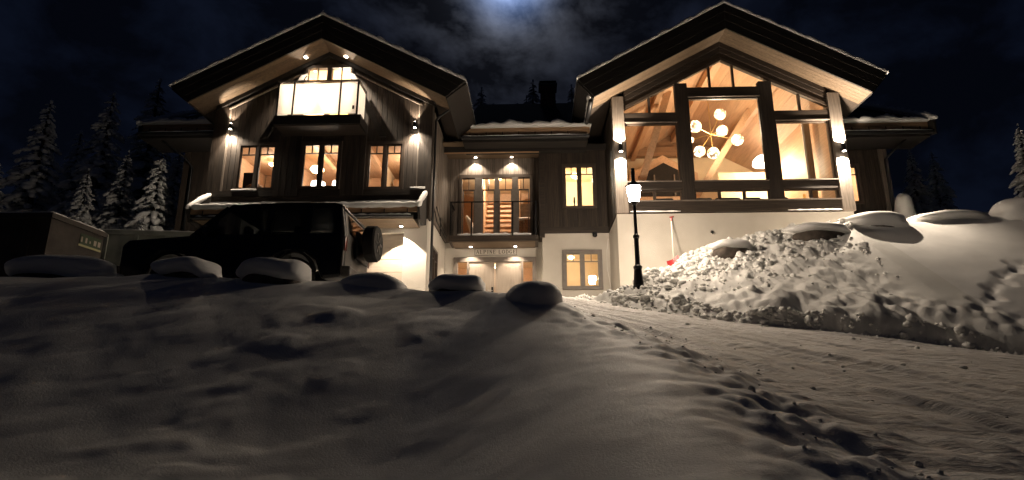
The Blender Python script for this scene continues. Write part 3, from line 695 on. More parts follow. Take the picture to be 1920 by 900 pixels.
build('handrail', MB().box(-8.54, -5.77, 18.0, 18.08, 11.85, 11.90).box(-8.54, -8.46, 18.08, WY - 0.11, 11.85, 11.90).box(-5.85, -5.77, 18.08, WY - 0.11, 11.85, 11.90), 'frameg', bal)
build('tag', MB().box(-5.97, -5.90, 18.028, 18.033, 10.83, 10.96), 'skip', bal)
# plaster ground floor with garage recess
gp = wall('foundation_wall', -11.0, -3.5, WY + 0.02, 3.9, 7.32, [(-10.2, -4.27, 4.3, 6.84)], 'plaster', th=0.35)
for k in range(6):
    build('garage_panel', MB().box(-10.2, -4.27, WY + 0.24, WY + 0.30, 4.3 + k * 0.424, 4.3 + (k + 1) * 0.424 - 0.014), 'garage', LOD)
build('garage_header', MB().box(-10.2, -4.27, WY + 0.20, WY + 0.239, 6.62, 6.84), 'garage', LOD)
# side wall of the left wing, facing the entrance court
def side_wall(xf, x_in, y0, y1, zb, zm, zt, ops=()):
    lo, hi = sorted((xf, x_in))
    mb = MB()
    yy = sorted({y0, y1} | {v for o in ops for v in o[:2]})
    for a, b in zip(yy, yy[1:]):
        mid = (a + b) / 2
        for p, q in subtract((zb, zm), [(o[2], o[3]) for o in ops if o[0] < mid < o[1]]): mb.box(lo, hi, a, b, p, q)
    build('foundation_wall', mb, 'plaster', LOD)
    up = build('side_wall', MB().box(lo, hi, y0, y1, zm + 0.002, zt), 'wood', LOD)
    n = round((y1 - y0) / 0.2); w = (y1 - y0) / n; sg = 1 if xf > x_in else -1
    for i in range(n):
        build('plank', MB().box(xf + sg * 0.002, xf + sg * (0.026 + 0.006 * (i % 2)), y0 + i * w + 0.006, y0 + (i + 1) * w - 0.006, zm + 0.06, zt), 'post' if sg > 0 else 'wood', up)  # boards facing plus x use paler timber in place of light on them
side_wall(-3.5, -3.75, WY + 0.37, 23.0, 3.9, 7.45, 11.4, [(19.8, 21.1, 5.25, 6.65)])
w_s = build('window', MB().box(-3.56, -3.46, 19.8, 21.1, 6.57, 6.65).box(-3.56, -3.46, 19.8, 21.1, 5.25, 5.33).box(-3.56, -3.46, 19.8, 19.88, 5.33, 6.57).box(-3.56, -3.46, 21.02, 21.1, 5.33, 6.57).box(-3.56, -3.46, 20.41, 20.49, 5.33, 6.57), 'frame', LOD)
for a, b in ((19.88, 20.41), (20.49, 21.02)):
    build('pane', MB().box(-3.53, -3.52, a, b, 5.33, 6.57), 'glass', w_s); build('muntin', MB().box(-3.545, -3.49, a, b, 6.25, 6.28), 'frame', w_s)
# downpipe with swan neck, gutter along the wing's eave
build('downpipe', MB().tube([(-2.75, 18.9, 11.35), (-2.9, 19.0, 11.22), (-3.25, 19.15, 11.05), (-3.37, 19.2, 10.9), (-3.37, 19.2, 7.6), (-3.37, 19.2, 4.5)], 0.045, 8), 'black', LOD, smooth=True)
build('gutter', MB().tube([(-2.66, 18.3, 11.45), (-2.66, 21.4, 11.45)], 0.075, 10), 'black', LOD, smooth=True)
build('gutter_snow', MB().tube([(-2.64, 18.3, 11.54), (-2.62, 19.5, 11.56), (-2.64, 21.3, 11.54)], 0.06, 8), 'snow', LOD, smooth=True)
build('conduit', MB().tube([(-3.42, 19.5, 7.97), (-3.42, 20.4, 7.6), (-3.42, 22.5, 7.55)], 0.022, 6).tube([(-3.42, 20.2, 8.1), (-3.42, 21.4, 7.75), (-3.42, 22.7, 7.7)], 0.018, 6).tube([(-3.42, 21.2, 8.0), (-3.42, 21.2, 7.3)], 0.018, 6), 'black', LOD)
# garage canopy: lean-to with turf board and gutter
cy0 = 17.8
build('canopy_roof', MB().prism([(cy0 + 0.05, 7.22), (WY - 0.08, 7.95), (WY - 0.08, 7.86), (cy0 + 0.05, 7.12)], -10.85, -3.62, 'x'), 'roof', LOD)
build('turf_board', MB().box(-10.8, -3.62, cy0, cy0 + 0.05, 7.18, 7.36), 'board', LOD)
for k in range(10):
    x = -10.4 + k * 0.72
    build('bracket', MB().box(x - 0.012, x + 0.012, cy0 - 0.025, cy0 - 0.002, 7.10, 7.28), 'black', LOD)
pts = [(cy0 - 0.06 + 0.07 * math.cos(t), 7.05 + 0.07 * math.sin(t)) for t in np.linspace(math.pi, 2 * math.pi, 8)]
build('gutter', MB().prism(pts, -10.7, -3.72, 'x'), 'black', LOD)
for k in range(5):
    z0 = 6.975 - 0.0 ; y0 = cy0 + 0.02 + k * 0.235
    build('soffit_board', MB().box(-10.7, -3.75, y0, y0 + 0.228, 6.985, 7.01), 'soffit', LOD)
build('canopy_fascia', MB().box(-10.7, -3.75, cy0 + 0.0, cy0 + 0.018, 6.96, 7.08), 'soffit', LOD)
def snow_roll(name, pts, r, parent, seed, amp=0.25, n=10):
    rr = random.Random(seed); P_ = []; R_ = []
    for p, q in zip(pts, pts[1:]):
        L_ = (Vector(q) - Vector(p)).length; k = max(2, int(L_ / 0.12))
        for i in range(k):
            P_.append(Vector(p).lerp(Vector(q), i / k)); R_.append(r * (1 + rr.uniform(-amp, amp)))
    P_.append(Vector(pts[-1])); R_.append(r * 0.5); R_[0] = r * 0.5
    return build(name, MB().tube(P_, R_, n), 'snow', parent, smooth=True)
snow_roll('canopy_snow', [(-10.82, cy0 + 0.03, 7.42), (-3.6, cy0 + 0.03, 7.42)], 0.10, LOD, 1, 0.18)
snow_roll('gutter_snow', [(-10.6, cy0 - 0.06, 7.07), (-3.8, cy0 - 0.06, 7.07)], 0.035, LOD, 2, 0.7)
for x, sg in ((-3.56, 1), (-10.86, -1)):
    build('canopy_cheek', MB().prism([(cy0 - 0.10, 7.30), (WY - 0.1, 8.12), (WY - 0.1, 7.05), (cy0 + 0.55, 6.88), (cy0 + 0.1, 6.95)], x - 0.04, x + 0.04, 'x'), 'fascia', LOD)
    snow_roll('cheek_snow', [(x, cy0 - 0.15, 7.34), (x, cy0 + 0.3, 7.68), (x, WY - 0.12, 8.2)], 0.085, LOD, 5 + sg, 0.22)

# ============ right wing (front wall at Y = 20)
XR, WR = 6.86, 20.0
gable_roof(XR, 5.28, 15.25, 0.55, 14.26, 4.72, 0.545, 19.1, 29.0, 4.05, WR, 9)
sofR = lambda x: 14.26 - 0.545 * abs(x - XR)
gtop = lambda x: 13.51 - 0.53 * abs(x - XR)
for a, b in ((2.84, 3.25), (10.44, 10.86)):
    build('corner_post', MB().box(a, b, WR - 0.14, WR + 0.25, 7.70, sofR(a if a < XR else b) + 0.0), 'post', LOD)
# boarding between glass and soffit, planks parallel to the roof
for sgn in (-1, 1):
    for k in range(3):
        t0, t1 = k / 3, (k + 1) / 3
        f = lambda d, t: (13.62 - 0.53 * d) * (1 - t) + (14.26 - 0.545 * d) * t
        build('gable_plank', MB().prism([(XR + sgn * 0.003, f(0, t0) + 0.006), (XR + sgn * 3.58, f(3.58, t0) + 0.006), (XR + sgn * 3.58, f(3.58, t1) - 0.006), (XR + sgn * 0.003, f(0, t1) - 0.006)], WR - 0.03 - 0.025 * k, WR + 0.05), 'woodh', LOD)
    build('gable_plank', MB().prism([(XR + sgn * 0.003, 13.50), (XR + sgn * 3.58, 13.50 - 0.53 * 3.58), (XR + sgn * 3.58, 13.625 - 0.53 * 3.58), (XR + sgn * 0.003, 13.622)], WR - 0.06, WR + 0.09), 'frame', LOD)
gz_ = build('glazed_gable', MB().box(3.25, 10.44, WR - 0.10, WR + 0.12, 7.72, 8.10), 'woodh', LOD)
def gbox(nm, *b, m='woodh'): return build(nm, MB().box(*b), m, gz_)
gbox('ledge', 3.25, 10.44, WR - 0.16, WR - 0.09, 8.102, 8.135, m='frameg')
for a, b in ((5.12, 5.56), (8.10, 8.56)):
    gbox('mullion', a, b, WR - 0.08, WR + 0.14, 8.102, gtop((a if a < XR else b)), m='wood')
segs = [(3.25, 5.12), (5.56, 8.10), (8.56, 10.44)]
for i, (a, b) in enumerate(segs):
    gbox('rail', a, b, WR - 0.09, WR + 0.12, 8.53, 8.84)
    gbox('rail_lip', a, b, WR - 0.14, WR - 0.09, 8.815, 8.845, m='frameg')
    zt = 12.02 if i == 1 else 11.05
    gbox('transom', a, b, WR - 0.09, WR + 0.12, zt, zt + 0.38); gbox('transom_lip', a, b, WR - 0.13, WR - 0.09, zt - 0.005, zt + 0.028, m='frameg')
    # panes and glazing bars
    def pane(poly):
        build('pane', MB().prism(poly, WR + 0.03, WR + 0.042), 'glass', gz_)
    def bead(x0, x1, z0, z1):
        t = 0.045; mb = MB(); y0, y1 = WR - 0.02, WR + 0.08
        mb.box(x0, x1, y0, y1, z0, z0 + t).box(x0, x1, y0, y1, z1 - t, z1).box(x0, x0 + t, y0, y1, z0 + t, z1 - t).box(x1 - t, x1, y0, y1, z0 + t, z1 - t)
        build('glazing_bead', mb, 'frame', gz_)
    pane([(a, 8.84), (b, 8.84), (b, zt), (a, zt)]); bead(a, b, 8.845, zt - 0.003)
    n = 3 if i == 1 else 2
    for k in range(n):
        p, q = a + (b - a) * k / n, a + (b - a) * (k + 1) / n
        pane([(p, 8.10), (q, 8.10), (q, 8.53), (p, 8.53)]); bead(p, q, 8.137, 8.528)
    zb = zt + 0.38
    cuts = [a + (b - a) * k / n for k in range(n + 1)]
    for p, q in zip(cuts, cuts[1:]):
        poly = [(p, zb), (q, zb), (q, gtop(q)), (p, gtop(p))] if not (p < XR < q) else [(p, zb), (q, zb), (q, gtop(q)), (XR, gtop(XR)), (p, gtop(p))]
        pane(poly)
    for c in cuts[1:-1]: gbox('glazing_bar', c - 0.035, c + 0.035, WR - 0.03, WR + 0.09, zb, gtop(c), m='frame')
    gbox('glazing_bar', a, b, WR - 0.03, WR + 0.09, zb, zb + 0.04, m='frame')
wall('foundation_wall', 2.86, 10.84, WR + 0.0, 3.9, 7.698, [], 'plaster', th=0.3)
snow_roll('ledge_snow', [(3.3, WR - 0.145, 7.735), (5.0, WR - 0.145, 7.735)], 0.02, LOD, 21, 0.4)
snow_roll('ledge_snow', [(8.6, WR - 0.145, 7.735), (10.4, WR - 0.145, 7.735)], 0.022, LOD, 22, 0.4)
side_wall(2.86, 3.1, WR + 0.302, 22.6, 3.9, 7.66, 11.9)
side_wall(10.84, 10.6, WR + 0.302, 22.6, 3.9, 7.66, 11.9)
build('gutter', MB().tube([(2.02, 19.3, 11.62), (2.02, 21.5, 11.62)], 0.075, 10), 'black', LOD, smooth=True)
snow_roll('gutter_snow', [(2.02, 19.25, 11.78), (2.0, 19.5, 11.85), (2.0, 19.8, 11.72), (2.02, 21.4, 11.70)], 0.085, LOD, 23, 0.3)
# the big room behind the glass
y1 = 27.5
build('interior_floor', MB().box(3.1, 10.6, WR + 0.3, y1, 7.62, 7.70), 'pined', LOD)
build('interior_wall', MB().box(3.10, 3.18, WR + 0.3, y1, 7.7, 12.2).box(10.52, 10.60, WR + 0.3, y1, 7.7, 12.2), 'pine', LOD)
build('interior_wall', MB().prism([(3.1, 7.7), (10.6, 7.7), (10.6, 12.1), (9.1, 12.9), (4.6, 12.9), (3.1, 12.1)], y1, y1 + 0.08), 'cream', LOD)
build('interior_wall', MB().prism([(4.6, 12.902), (9.1, 12.902), (XR, 14.2)], y1 - 0.05, y1 + 0.08), 'pined', LOD)
build('loft_beam', MB().box(3.18, 10.52, y1 - 0.4, y1 - 0.06, 12.75, 13.2), 'pined', LOD)
for sgn in (-1, 1):
    nb = 12; L_ = 3.72
    for k in range(nb):
        d0, d1 = L_ * k / nb + 0.004, L_ * (k + 1) / nb - 0.004
        build('ceiling_board', MB().prism([(XR + sgn * d0, 14.02 - 0.545 * d0), (XR + sgn * d1, 14.02 - 0.545 * d1), (XR + sgn * d1, 14.05 - 0.545 * d1), (XR + sgn * d0, 14.05 - 0.545 * d0)], WR + 0.12, y1), 'pine', LOD)
build('brace', MB().beam((6.45, 22.9, 9.3), (9.0, 22.9, 13.2), 0.24, 0.24, (0, 1, 0)), 'pine', LOD)
build('brace', MB().beam((4.0, 21.7, 9.2), (5.3, 21.7, 13.2), 0.26, 0.26, (0, 1, 0)), 'pine', LOD)
build('ridge_beam', MB().box(XR - 0.15, XR + 0.15, WR + 0.15, y1, 13.55, 13.95), 'pine', LOD)
build('purlin', MB().beam((8.9, WR + 0.15, 12.78), (8.9, y1, 12.78), 0.2, 0.28), 'pine', LOD); build('purlin', MB().beam((4.8, WR + 0.15, 12.78), (4.8, y1, 12.78), 0.2, 0.28), 'pine', LOD)
build('hearth_wall', MB().prism([(4.4, 7.7), (7.5, 7.7), (7.5, 11.5), (5.95, 12.4), (4.4, 11.5)], 26.2, 26.6), 'pine', LOD)
iw = build('inner_window', MB().prism([(4.8, 10.4), (7.1, 10.4), (7.1, 11.35), (5.95, 12.0), (4.8, 11.35)], 26.12, 26.19), 'sofa', LOD)
for x in (5.5, 6.4): build('glazing_bar', MB().box(x - 0.03, x + 0.03, 26.07, 26.115, 10.4, 11.4), 'frameg', iw)
bk = build('inner_partition', MB().box(8.15, 10.45, 25.4, 25.48, 7.7, 11.2), 'cream', LOD)

# ============ centre block
CW, RW = 22.3, 23.0
opsC = [(1.12, 2.44, 8.62, 10.46)]
uw = wall('entrance_upper_wall', 0.32, 2.86, CW, 7.66, 11.2, opsC, 'wood')
planks(uw, 0.42, 2.80, CW, 7.9, 11.2, opsC, seed=6)
build('corner_post', MB().box(0.22, 0.42, CW - 0.06, RW, 7.5, 11.2), 'woodh', LOD); build('base_board', MB().box(0.42, 2.84, CW - 0.05, CW - 0.002, 7.66, 7.9), 'woodh', LOD)
window(1.12, 2.44, 8.62, 10.46, CW - 0.02)
opsD = [(1.06, 2.56, 5.48, 7.00)]
wall('foundation_wall', 0.32, 2.86, CW + 0.03, 3.9, 7.66, opsD, 'plaster', th=0.3)
window(1.06, 2.56, 5.48, 7.00, CW + 0.02, 'frameg', casing=0.12)
opsR = [(-2.99, -0.04, 7.5, 10.32)]
rw_ = wall('balcony_recess_wall', -3.5, 0.22, RW, 7.52, 11.2, opsR, 'wood')
planks(rw_, -3.5, 0.22, RW, 7.52, 11.2, opsR, seed=8, w=0.16, m='post')  # paler timber here stands in for light on the recess boards
wall('entrance_wall', -3.5, 0.32, RW + 0.02, 3.9, 7.5, [(-3.14, 0.09, 4.4, 6.90)], 'plaster', th=0.3)
build('return_wall', MB().box(0.322, 0.55, CW + 0.34, RW + 0.3, 3.9, 7.5), 'plaster', LOD)
build('recess_soffit', MB().box(-3.5, 0.22, CW - 1.0, RW - 0.04, 11.02, 11.06), 'soffit', LOD)
build('lintel_board', MB().box(-3.45, 0.22, CW - 0.55, CW - 0.48, 10.78, 11.02), 'board', LOD)
# balcony doors of the hall
ds = build('balcony_doors', MB().box(-2.99, -0.04, RW - 0.08, RW + 0.1, 10.18, 10.32).box(-2.99, -2.88, RW - 0.08, RW + 0.1, 7.52, 10.18).box(-0.15, -0.04, RW - 0.08, RW + 0.1, 7.52, 10.18), 'frame', LOD)
cuts = [(-2.85, -2.36), (-2.06, -1.56), (-1.38, -0.86), (-0.62, -0.18)]
prev = -2.88
for i, (a, b) in enumerate(cuts):
    nxt = cuts[i + 1][0] if i < 3 else -0.15
    if i < 3: build('door_post', MB().box(b, nxt, RW - 0.10, RW + 0.06, 7.52, 10.18), 'frameg', ds)
    c = (a + b) / 2
    build('muntin', MB().box(a, b, RW - 0.03, RW + 0.03, 9.66, 9.70).box(c - 0.014, c + 0.014, RW - 0.03, RW + 0.03, 9.70, 10.18), 'frame', ds)
    build('sash', MB().box(a, a + 0.04, RW - 0.04, RW + 0.04, 7.56, 9.66).box(b - 0.04, b, RW - 0.04, RW + 0.04, 7.56, 9.66).box(a + .04, b - .04, RW - 0.04, RW + 0.04, 7.52, 7.60), 'frameg', ds)
    for p, q, u, v in ((a + 0.04, b - 0.04, 7.60, 9.66), (a, c - 0.014, 9.70, 10.18), (c + 0.014, b, 9.70, 10.18)):
        build('pane', MB().box(p, q, RW + 0.0, RW + 0.01, u, v), 'glass', ds)
hb = build('balcony', MB().box(-3.22, 0.16, 21.9, RW - 0.04, 7.28, 7.50), 'woodh', LOD)
for k in range(4):
    y0 = 21.96 + k * 0.245; build('soffit_board', MB().box(-3.10, 0.05, y0, y0 + 0.238, 7.25, 7.278), 'soffit', hb)
fx = [-3.16, -2.36, -0.80, 0.08]
for a, b in zip(fx, fx[1:]): build('glass_panel', MB().box(a + 0.03, b - 0.03, 21.93, 21.942, 7.60, 8.70), 'glass', hb)
for x in (-3.16, 0.08): build('glass_panel', MB().box(x - 0.006, x + 0.006, 21.99, 22.9, 7.60, 8.70), 'glass', hb)
for x in fx: build('post', MB().box(x - 0.028, x + 0.028, 21.91, 21.965, 7.5, 8.82), 'black', hb)
build('handrail', MB().box(-3.20, 0.12, 21.90, 21.97, 8.82, 8.85).box(-3.20, -3.13, 21.97, 22.95, 8.82, 8.85).box(0.05, 0.12, 21.97, 22.95, 8.82, 8.85), 'black', hb)
snow_roll('deck_snow', [(-2.9, 22.0, 7.56), (-0.1, 22.0, 7.56)], 0.05, hb, 31, 0.5)
# entrance doors
en = build('entrance_door', MB().box(-3.14, 0.09, RW - 0.06, RW + 0.1, 6.72, 6.90).box(-3.14, -2.98, RW - 0.06, RW + 0.1, 4.4, 6.72).box(-0.07, 0.09, RW - 0.06, RW + 0.1, 4.4, 6.72).box(-2.62, -2.54, RW - 0.05, RW + 0.1, 4.4, 6.72).box(-0.51, -0.43, RW - 0.05, RW + 0.1, 4.4, 6.72), 'frameg', LOD)
for a, b in ((-2.53, -1.535), (-1.515, -0.52)):
    lf = build('door_leaf', MB().box(a, b, RW - 0.01, RW + 0.05, 4.42, 6.71), 'door', en)
for a, b in ((-2.44, -1.62), (-1.43, -0.61)):
    for k in range(5):
        w = (b - a) / 5; build('door_plank', MB().box(a + k * w + 0.006, a + (k + 1) * w - 0.006, RW - 0.028, RW - 0.012, 4.6, 6.55), 'door', en)
build('door_handle', MB().tube([(-1.62, RW - 0.03, 5.58), (-1.62, RW - 0.085, 5.58), (-1.80, RW - 0.085, 5.58)], 0.014, 6), 'steel', en)
build('lock_plate', MB().box(-1.66, -1.585, RW - 0.04, RW - 0.012, 5.2, 5.72), 'black', en)
for a, b in ((-2.98, -2.62), (-0.43, -0.07)):
    build('pane', MB().box(a, b, RW + 0.02, RW + 0.03, 4.6, 6.72), 'glass', en); build('muntin', MB().box(a, b, RW + 0.0, RW + 0.05, 5.9, 5.94), 'frameg', en)
for x in (-2.50, -0.56): build('hinge', MB().tube([(x, RW - 0.035, 6.45), (x, RW - 0.035, 6.58)], 0.014, 6), 'steel', en)
# main roof eaves: centre, outer left and outer right
eave_strip(-2.75, 2.15, 21.2, 11.08, CW, 1, rise=0.655)
eave_strip(-15.15, -11.0, 21.0, 11.36, CW, 2, ridgeY=26.5, rise=0.62)
eave_strip(10.9, 14.7, 21.2, 11.05, CW, 3, ridgeY=26.5, rise=0.62)
for x, zg, sg in ((-15.1, 11.36, -1), (14.65, 11.05, 1)):
    build('end_bargeboard', MB().prism([(20.85, zg + 0.35), (26.5, zg + 3.9), (26.5, zg + 3.5), (21.1, zg - 0.1), (20.9, zg - 0.15)], x, x + sg * 0.07, 'x'), 'fascia', LOD)
    snow_roll('verge_snow', [(x + sg * 0.06, 20.75, zg + 0.42), (x + sg * 0.05, 22.5, zg + 1.55), (x + sg * 0.05, 26.4, zg + 4.0)], 0.11, LOD, 41 + sg, 0.25)
build('canopy_beam', MB().box(-3.45, 2.8, CW - 0.60, CW - 0.551, 10.80, 11.06), 'fascia', LOD)
lw_ = wall('annex_wall', -13.95, -11.05, CW, 4.0, 11.22, [], 'wood'); planks(lw_, -13.8, -11.06, CW, 5.0, 11.2, [], seed=12)
build('corner_post', MB().box(-14.05, -13.8, CW - 0.07, CW + 0.2, 4.0, 11.2), 'wood', LOD)
opsX = [(11.75, 12.5, 8.68, 10.3)]
rw2 = wall('annex_wall', 10.85, 13.55, CW, 6.0, 10.9, opsX, 'wood'); planks(rw2, 10.9, 13.3, CW, 8.0, 10.88, opsX, seed=13)
build('corner_post', MB().box(13.3, 13.62, CW - 0.08, CW + 0.2, 6.5, 10.9), 'post', LOD)
window(11.75, 12.5, 8.68, 10.3, CW - 0.02, nsash=1)
build('downpipe', MB().tube([(13.9, 21.3, 10.95), (13.6, 21.9, 10.6), (13.45, 22.1, 10.4), (13.45, 22.15, 7.5)], 0.045, 8), 'black', LOD, smooth=True)
build('downpipe', MB().tube([(-14.3, 21.1, 11.2), (-13.8, 21.9, 10.8), (-13.62, 22.15, 10.5), (-13.62, 22.15, 5)], 0.045, 8), 'black', LOD, smooth=True)
# back of the house so that no light leaks
build('rear_wall', MB().box(-14.0, 13.6, 28.6, 28.8, 4.0, 11.4).box(-14.0, -13.8, CW + 0.2, 28.6, 4, 11.2).box(13.35, 13.55, CW + 0.2, 28.6, 5, 10.9), 'wood', LOD)
# chimney of single bricks
ch = build('chimney', MB().box(0.40, 1.12, 27.2, 27.9, 14.0, 16.62), 'mortar', LOD)
bw_ = 0.24
for row in range(22):
    z = 14.95 + row * 0.075
    off = 0 if row % 2 else bw_ / 2
    x = 0.385 - off
    while x < 1.13:
        a, b = max(x, 0.385), min(x + bw_ - 0.012, 1.135)
        if b - a > 0.03: build('brick', MB().box(a, b, 27.18, 27.30, z, z + 0.063), 'brick', ch)
        x += bw_
build('chimney_cap', MB().box(0.30, 1.22, 27.1, 28.0, 16.62, 16.72), 'stone', ch); build('chimney_hood', MB().box(0.34, 1.18, 27.14, 27.96, 16.80, 16.85).box(0.4, 0.45, 27.2, 27.25, 16.72, 16.80).box(1.07, 1.12, 27.2, 27.25, 16.72, 16.80), 'black', ch)
# ---- rooms
slab_room('upper', -10.85, -3.78, WY + 0.22, 24.0, 7.7, 10.28)
slab_room('attic', -8.15, -6.2, WY + 0.22, 22.5, 10.6, 13.0, 'cream', 'cream')
slab_room('hall', -3.3, 0.2, RW + 0.22, 27.0, 7.5, 10.9, 'pine', 'cream')
slab_room('study', 0.7, 2.8, CW + 0.35, 25.5, 7.7, 10.9, 'cream', 'cream')
slab_room('lobby', -3.4, 0.2, RW + 0.35, 26.0, 4.42, 7.1, 'pine', 'cream')
slab_room('guest', 0.72, 2.8, CW + 0.35, 25.2, 4.42, 7.3, 'cream', 'cream')
slab_room('annex', 11.1, 13.2, CW + 0.25, 25, 7.7, 10.8, 'pine', 'cream')
slab_room('utility', -6.5, -3.78, WY + 0.6, 22.8, 4.42, 7.0, 'pine', 'cream')
# ceiling beams, partitions of the upper left room
for x in (-9.3, -7.6, -5.9, -4.5): build('ceiling_beam', MB().box(x - 0.09, x + 0.09, WY + 0.25, 23.9, 10.06, 10.275), 'pine', LOD)
build('partition', MB().box(-9.0, -8.92, 20.6, 23.9, 7.7, 10.27), 'pine', LOD); build('partition', MB().box(-5.72, -5.64, 21.4, 23.9, 7.7, 10.27), 'cream', LOD)
build('partition', MB().box(-10.8, -9.0, 22.6, 22.66, 7.7, 10.27), 'pined', LOD); build('cupboard', MB().box(-7.9, -5.9, 22.2, 22.8, 9.55, 9.95), 'pined', LOD)
build('cupboard', MB().box(-5.5, -3.9, 22.2, 22.8, 9.5, 9.9), 'pined', LOD)
# staircase in the hall
st = build('staircase', MB().box(-2.15, -2.10, 24.2, 26.6, 7.5, 10.6).box(-0.62, -0.57, 24.2, 26.6, 7.5, 10.6), 'pine', LOD)
for k in range(9):
    build('tread', MB().box(-2.09, -0.63, 24.3 + k * 0.23, 24.62 + k * 0.23, 7.85 + k * 0.29, 7.94 + k * 0.29), 'pine', st)
build('door_panel', MB().box(-0.55, 0.1, 24.6, 24.66, 7.5, 9.6), 'stone', LOD)

# ------------------------------------------------------------------ lamps on the house
WARM = (1.0, 0.82, 0.62)
def wall_lamp(x, yw, z, label, up=40, down=60, d=(0, -1, 0), so=0.11, r=0.055, h=0.20, ang=72, fill=75):
    dv = Vector(d); c = Vector((x, yw, z)) + dv * so
    t = thing('wall_lamp', (x, yw, z - h / 2), label, 'wall lamp', 'up and down wall lamps on the lodge')
    build('housing', MB().lathe([(r * 0.85, -h / 2 + 0.02), (r, -h / 2), (r, h / 2), (r * 0.85, h / 2 - 0.02)], c, 16), 'black', t, smooth=False)
    build('bracket', MB().beam(c, Vector((x, yw, z)), 0.05, 0.07), 'black', t)
    for s in (-1, 1):
        build('lens', MB().lathe([(r * 0.8, 0), (r * 0.8, 0.008)], c + Vector((0, 0, s * (h / 2 + 0.001) - (0.008 if s < 0 else 0))), 14), 'spotdisc', t)
        light('lamp_light', 'SPOT', c + Vector((0, 0, s * (h / 2 + 0.03))), up if s > 0 else down, t, WARM, Vector((0, 0, s)) - dv * 0.12, 0.03, ang, 0.55)
    light('lamp_fill', 'SPOT', c + Vector((0, 0, -h / 2 - 0.04)), fill, t, WARM, Vector((0, 0, -1)) + dv * 0.45, 0.05, 150, 0.5)  # added wide fill for the foreground snow, besides the two lamp beams
    return t
wall_lamp(-10.43, WY - 0.03, 10.66, 'up and down wall lamp above the gable window with the dark chair', 60, 170, so=0.15)
wall_lamp(-4.02, WY - 0.03, 10.60, 'up and down wall lamp above the gable window nearest the entrance', 60, 170, so=0.15)
wall_lamp(3.05, WR - 0.14, 10.00, 'up and down wall lamp on the timber post beside the entrance block', 280, 480, h=0.26, so=0.2, r=0.075, ang=100)
wall_lamp(10.64, WR - 0.14, 9.90, 'up and down wall lamp on the timber post beside the annex', 420, 620, h=0.26, so=0.2, r=0.075, ang=112)
t = thing('floodlight', (-11.06, 20.4, 9.2), 'added square floodlight, out of view on the outer side wall of the balcony wing, aimed at the trees', 'floodlight')  # off-view lamp added to light the spruces and the annex wall
build('housing', MB().box(-11.25, -11.13, 20.3, 20.5, 9.1, 9.3), 'black', t); build('arm', MB().box(-11.13, -11.04, 20.37, 20.43, 9.17, 9.23), 'black', t); build('lens', MB().box(-11.26, -11.252, 20.32, 20.48, 9.12, 9.28), 'spotdisc', t)
light('floodlight_light', 'SPOT', (-11.3, 20.4, 9.2), 36, t, (1, 0.84, 0.66), (-1, 0.55, 0.30), 0.05, 105, 0.5)
def downlight(loc, label, power, ang=95, n=(0, 0, -1), r=0.055, blend=0.5):
    t = thing('downlight', loc, label, 'downlight', 'recessed downlights of the lodge')
    v = Vector(loc)
    build('ring', MB().lathe([(r * 1.35, -0.012), (r * 1.35, 0.0), (r, 0.0), (r, -0.012)], v, 16), 'steel', t)
    build('lens', MB().lathe([(r, -0.016), (r, -0.004)], v, 14), 'spotdisc', t)
    light('downlight_light', 'SPOT', v + Vector((0, 0, -0.05)), power, t, WARM, n, 0.03, ang, blend)
for sx, nm in ((-0.72, 'outer'), (0.72, 'entrance side')):
    x = XC + sx
    downlight((x, 18.55, sof(x) - 0.005), 'recessed downlight in the %s slope of the soffit above the gable balcony' % nm, 400, 85, n=(0, 0.06, -1), r=0.075)
for x, nm in ((-2.45, 'garage side'), (-0.72, 'lamp post side')):
    downlight((x, 22.62, 7.245), 'recessed downlight under the entrance balcony, %s of the sign' % nm, 62, 110)
    downlight((x + (0.12 if x < -1 else -0.15), 22.78, 11.015), 'recessed downlight over the hall balcony doors, %s' % nm, 75, 110)
downlight((-4.30, 18.72, 6.98), 'recessed downlight under the canopy beside the garage door', 230, 96, blend=0.12)
downlight((-7.0, 18.72, 6.98), 'recessed downlight under the canopy above the garage door, hidden by the vehicle', 60, 96)
for x in (-3.30, 0.22):  # unseen uplights added to brighten the wall beside the doors
    t = thing('added_uplight', (x, 22.8, 4.42), 'small added ground uplight, unseen, at the %s end of the entrance doors' % ('garage' if x < -1 else 'lamp post'), 'uplight', 'added ground uplights at the entrance')
    build('housing', MB().lathe([(0.06, 0), (0.07, 0.2), (0.06, 0.21)], (x, 22.8, 4.42), 12), 'black', t); light('uplight_light', 'SPOT', (x, 22.8, 4.66), 22, t, WARM, (0, 0.12, 1), 0.03, 70, 0.7)

# ------------------------------------------------------------------ rooms: lamps and furniture
def room_lamp(name, loc, r, label, cat, power, m='shade', drop=0.0, col=WARM):
    t = thing(name, (loc[0], loc[1], loc[2] - r), label, cat)
    build('shade', MB().lathe([(r * 0.25, r * 0.55), (r * 0.8, r * 0.35), (r, 0), (r * 0.75, -r * 0.35), (r * 0.2, -r * 0.5)], loc, 20), m, t, smooth=True)
    if drop: build('cord', MB().tube([(loc[0], loc[1], loc[2] + r * 0.5), (loc[0], loc[1], loc[2] + drop)], 0.012, 6), 'black', t)
    light(name + '_light', 'POINT', (loc[0], loc[1], loc[2] - r * 0.75), power, t, col, size=0.1)
    return t
room_lamp('pendant_lamp', (-7.95, 20.6, 9.72), 0.26, 'round glowing pendant lamp behind the middle window of the balcony gable', 'pendant lamp', 60, drop=0.52)
room_lamp('ceiling_lamp', (-9.85, 21.0, 10.12), 0.13, 'small ceiling lamp behind the window with the dark chair', 'ceiling lamp', 26)
room_lamp('ceiling_lamp', (-4.75, 21.0, 10.12), 0.13, 'small ceiling lamp behind the gable window nearest the entrance', 'ceiling lamp', 26)
